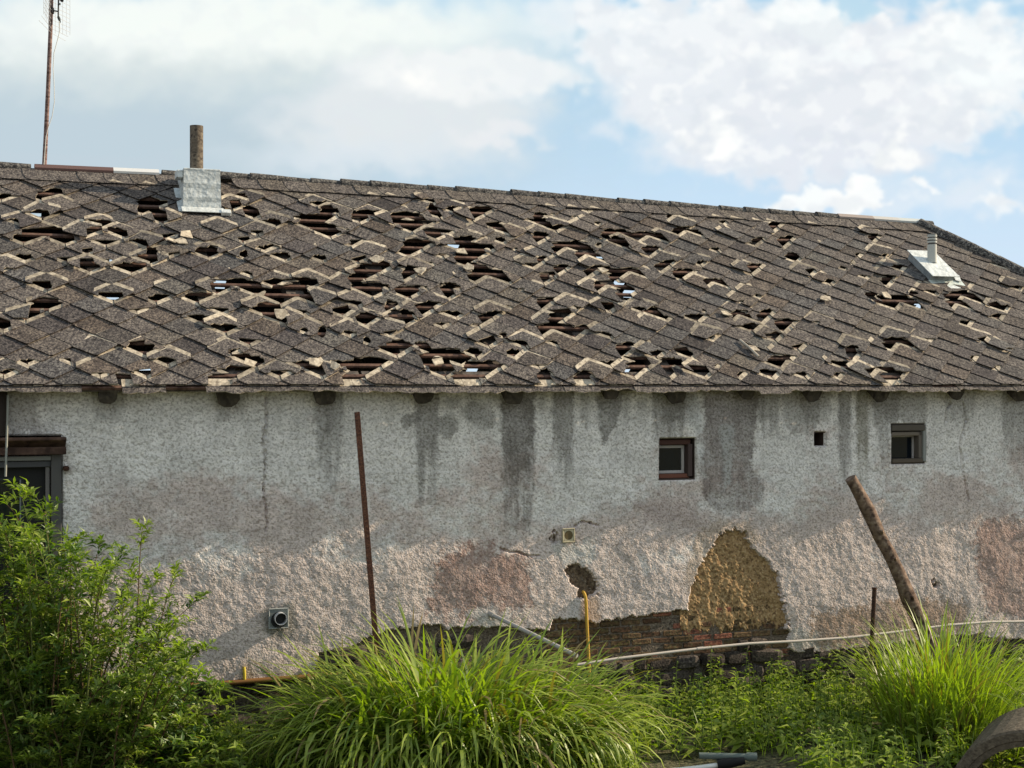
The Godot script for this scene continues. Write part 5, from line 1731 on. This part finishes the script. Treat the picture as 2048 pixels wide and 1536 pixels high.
func build_bush() -> void:
	var base := at_depth(120, 1600, 12.7)
	base.y = 0.0
	var o := node("leafy_shrub", self, Transform3D(Basis(), base))
	tag(o, "large wild leafy shrub growing before the dark door", "shrub")
	var st := MB.new()
	var lf := MB.new()
	# stems reach for tips read off the outline of the shrub
	var tips := [[40, 985], [15, 1010], [95, 1020], [70, 990], [150, 1080], [200, 1090], [285, 1055], [245, 1110], [310, 1160], [350, 1150], [400, 1200], [360, 1250], [300, 1220], [410, 1300], [440, 1380], [390, 1360], [450, 1440], [330, 1320], [250, 1200], [180, 1150], [120, 1120], [60, 1080], [10, 1090], [-40, 1000], [-90, 1040], [-60, 1120], [430, 1480], [470, 1500]]
	var all := []
	for t in tips:
		all.append([t[0], t[1], rng.randf_range(-0.5, 0.5)])
	for i in 225:
		var x := rng.randf_range(-160, 450)
		var top := 1030.0 + maxf(0.0, (x - 60.0)) * 0.52 + maxf(0.0, x - 330.0) * 1.2
		all.append([x, minf(lerpf(top + 20.0, 1640.0, pow(rng.randf(), 1.1)), 1640.0), rng.randf_range(-0.75, 0.85)])
	for t in all:
		var tip := at_depth(t[0], t[1], 12.7 - t[2]) - base
		var root := Vector3(clampf(tip.x * 0.45 + rng.randf_range(-0.3, 0.3), -1.4, 1.0), 0, tip.z * 0.35 + rng.randf_range(-0.2, 0.2))
		tip.y = maxf(tip.y, 0.12)
		var ctrl := Vector3(lerpf(root.x, tip.x, 0.3), tip.y * rng.randf_range(0.75, 1.0), lerpf(root.z, tip.z, 0.3))
		var pts := PackedVector3Array()
		var rr := PackedFloat32Array()
		for k in 11:
			var f := k / 10.0
			pts.append(root * (1 - f) * (1 - f) + ctrl * 2 * f * (1 - f) + tip * f * f)
			rr.append(lerpf(0.012, 0.0022, f))
		st.tube(pts, rr, 5, Color(0.10, 0.065, 0.035) if rng.randf() < 0.5 else Color(0.085, 0.10, 0.03), false)
		var yel := clampf(rng.randfn(0.38, 0.2), 0.0, 0.85)
		for k in range(2, 11):
			var f := k / 10.0
			for m in 2:
				var p := pts[k] + (pts[mini(k + 1, 10)] - pts[k]) * rng.randf() if k < 10 else pts[k]
				var ax := (pts[k] - pts[k - 1]).normalized()
				var az := rng.randf() * TAU
				var dir := (Vector3(cos(az), rng.randf_range(0.1, 0.9), sin(az)) + ax * 0.5).normalized()
				var tl := rng.randf_range(0.10, 0.34) * (1.15 - f * 0.75)
				var q := p + dir * tl
				if tl > 0.15:
					st.tube(PackedVector3Array([p, q]), PackedFloat32Array([0.003, 0.0014]), 3, Color(0.09, 0.08, 0.03), false)
				var cnt := 8
				for l in cnt:
					var g := (l + 0.6) / cnt
					var lp := p.lerp(q, g)
					var la := rng.randf() * TAU
					var ld := (dir * 0.7 + Vector3(cos(la), rng.randf_range(-0.2, 0.5), sin(la)) * 0.9).normalized()
					var t2 := clampf(yel + rng.randfn(0.0, 0.14) + (0.22 if f > 0.85 else 0.0), 0.0, 1.0)
					var col := green(t2)
					if rng.randf() < 0.01:
						col = Color(0.25, 0.19, 0.06)
					leaf4(lf, lp, ld, (Vector3.UP + Vector3(rng.randf_range(-0.6, 0.6), 0, rng.randf_range(-0.6, 0.6))).normalized(), rng.randf_range(0.07, 0.12), rng.randf_range(0.022, 0.034), col, rng.randf_range(0.1, 0.45))
	put(st, "stems", M.stem, o).set_meta("kind", "stuff")
	put(lf, "foliage", M.leaf, o).set_meta("kind", "stuff")
	print("shrub leaves ", lf.v.size() / 5)

func weed(lf: MB, st: MB, p: Vector3, h: float, lmul: float, yel: float) -> void:
	var top := p + Vector3(rng.randf_range(-0.12, 0.12) * h, h, rng.randf_range(-0.12, 0.12) * h)
	st.tube(PackedVector3Array([p, p.lerp(top, 0.5) + Vector3(0.01, 0, 0), top]), PackedFloat32Array([0.006, 0.005, 0.002]), 5, Color(0.09, 0.13, 0.03), false)
	var cnt := int(5 + h * 22)
	for i in cnt:
		var f := (i + 0.5) / cnt
		var az := i * 2.4 + rng.randf_range(-0.4, 0.4)
		var d := Vector3(cos(az), rng.randf_range(0.0, 0.7), sin(az)).normalized()
		var s := lmul * (1.1 - 0.75 * f) * rng.randf_range(0.75, 1.25)
		leaf4(lf, p.lerp(top, f), d, (Vector3.UP + d * 0.1 + Vector3(rng.randf_range(-0.3, 0.3), 0, rng.randf_range(-0.3, 0.3))).normalized(), s, s * rng.randf_range(0.32, 0.5), green(clampf(yel + rng.randfn(0, 0.12), 0, 1)), rng.randf_range(0.1, 0.6))

func build_weeds() -> void:
	# nettle-like ground cover between wall and camera
	var lf := MB.new()
	var st := MB.new()
	for i in 2000:
		var u := rng.randf_range(-1.0, 14.5)
		var z := rng.randf_range(-0.3, 3.6)
		var p := house.transform * Vector3(u, 0, z)
		if -p.z < 12.2 or (p.x > 1.2 and p.x < 2.75 and -p.z < 14.0) or (p.x > 3.7 and -p.z < 13.3):
			continue
		var h := clampf(rng.randfn(0.36, 0.13), 0.1, 0.75)
		weed(lf, st, p, h, rng.randf_range(0.10, 0.23), clampf(rng.randfn(0.7, 0.22), 0, 1))
	var o := node("ground_cover", self)
	o.set_meta("kind", "stuff")
	tag(o, "low green weeds and nettles covering the ground before the wall", "weeds")
	put(st, "stems", M.stem, o).set_meta("kind", "stuff")
	put(lf, "leaves", M.leaf, o).set_meta("kind", "stuff")
	# thin grass among them
	var gr := MB.new()
	for i in 3000:
		var u := rng.randf_range(-1.0, 14.5)
		var z := rng.randf_range(-0.35, 3.4)
		var p := house.transform * Vector3(u, 0, z)
		if -p.z < 12.2 or (p.x > 1.2 and p.x < 2.75 and -p.z < 14.0) or (p.x > 3.7 and -p.z < 13.3):
			continue
		blade(gr, p, rng.randf() * TAU, rng.randf_range(0.0, 0.5), rng.randf_range(0.15, 0.5), 0.008, rng.randf_range(0.2, 1.4), green(rng.randf_range(0.2, 0.8)), green(rng.randf_range(0.4, 1.0)), 5)
	put(gr, "grass_blades", M.leaf, o).set_meta("kind", "stuff")
	# taller single weeds, told apart against the wall
	for q in [[1484, 1292, 1440, 0.13], [1345, 1318, 1450, 0.12], [1592, 1372, 1440, 0.10], [1722, 1300, 1430, 0.11], [1420, 1335, 1450, 0.11], [1290, 1330, 1460, 0.12], [1640, 1385, 1445, 0.09], [475, 1412, 1500, 0.09], [1380, 1352, 1450, 0.12], [1530, 1350, 1445, 0.11], [1255, 1345, 1460, 0.12], [1450, 1360, 1450, 0.12], [1680, 1355, 1440, 0.10]]:
		var g := on_ground(q[0], maxf(q[2], 1436))
		if q[0] < 600:
			g = house.transform * Vector3(on_z(q[0], 1480, -0.1).x, 0.0, -0.1)
		var top: float = EYE - (q[1] - 768.0) / F * -g.z
		var l2 := MB.new()
		var s2 := MB.new()
		weed(l2, s2, Vector3.ZERO, maxf(top, 0.35), q[3], 0.45)
		weed(l2, s2, Vector3(0.05, 0, 0.04), maxf(top, 0.35) * 0.7, q[3], 0.45)
		var w := node("tall_weed", self, Transform3D(Basis(), g))
		tag(w, "single tall broad-leaved weed standing up before the stone plinth", "weed", "tall weeds before the plinth")
		put(s2, "stem", M.stem, w)
		put(l2, "leaves", M.leaf, w)

func build_ground() -> void:
	var b := MB.new()
	var n := 90
	var size := 30.0
	var c := Vector3(2, 0, -16)
	for j in n + 1:
		for i in n + 1:
			var x := c.x + (i / float(n) - 0.5) * size
			var z := c.z + (j / float(n) - 0.5) * size
			var edge := minf(minf(i, n - i), minf(j, n - j)) / 6.0
			b.v.append(Vector3(x, -0.02 + 0.05 * nz.get_noise_2d(x * 60.0, z * 60.0) * minf(edge, 1.0), z))
			var t := 1.0 + 0.3 * nz.get_noise_2d(x * 25.0 + 300.0, z * 25.0)
			b.c.append(Color(t, t, t))
	for k in b.v.size():
		b.n.append(Vector3.UP)
	for j in n:
		for i in n:
			var k := j * (n + 1) + i
			b.ix.append_array([k, k + 1, k + n + 1, k + 1, k + n + 2, k + n + 1])
	var far := 500.0
	var h := size * 0.5
	for r in [[c.x - far, c.z - far, c.x + far, c.z - h], [c.x - far, c.z + h, c.x + far, c.z + far], [c.x - far, c.z - h, c.x - h, c.z + h], [c.x + h, c.z - h, c.x + far, c.z + h]]:
		b.quad(Vector3(r[0], -0.02, r[1]), Vector3(r[2], -0.02, r[1]), Vector3(r[2], -0.02, r[3]), Vector3(r[0], -0.02, r[3]), Color(1, 1.1, 0.9), Vector3(0, -50, 0))
	var o := put(b, "ground", M.ground, self)
	o.set_meta("kind", "structure")

# ---------------------------------------------------------------- all together
func _ready() -> void:
	rng.seed = 20240611
	nz.noise_type = FastNoiseLite.TYPE_SIMPLEX_SMOOTH
	nz.frequency = 0.01
	nz.fractal_octaves = 4
	nz.seed = 11
	nf.noise_type = FastNoiseLite.TYPE_SIMPLEX_SMOOTH
	nf.frequency = 0.02
	nf.fractal_octaves = 6
	nf.seed = 23
	var t0 := Time.get_ticks_msec()
	make_view()
	print("sky ", Time.get_ticks_msec() - t0)
	make_materials()
	print("materials ", Time.get_ticks_msec() - t0)
	build_ground()
	house = node("farmhouse", self, Transform3D(Basis(Vector3.UP, TH), Vector3(-sin(TH), 0, -cos(TH)) * DIST))
	tag(house, "old whitewashed farmhouse with a hail-battered grey tile roof full of holes", "house")
	build_wall()
	print("wall ", Time.get_ticks_msec() - t0)
	build_roof()
	print("roof ", Time.get_ticks_msec() - t0)
	build_chimney()
	build_roof_vent()
	build_wall_fittings()
	build_antenna()
	build_posts()
	build_bush()
	build_tall_grass("arching_grass", "broad mound of tall arching green grass before the rusty post", at_depth(905, 1590, 13.3) * Vector3(1, 0, 1), 1.3, 0.6, 2600, 1.1, 1.95, 0.036, 0.62, 1.9, 0.6)
	build_tall_grass("tufted_grass", "upright yellow-green grass tuft at the foot of the timber pole", at_depth(1885, 1500, 14.7) * Vector3(1, 0, 1), 0.58, 0.5, 1250, 0.35, 1.7, 0.021, 0.48, 0.95, 0.8)
	build_weeds()
	print("all ", Time.get_ticks_msec() - t0)
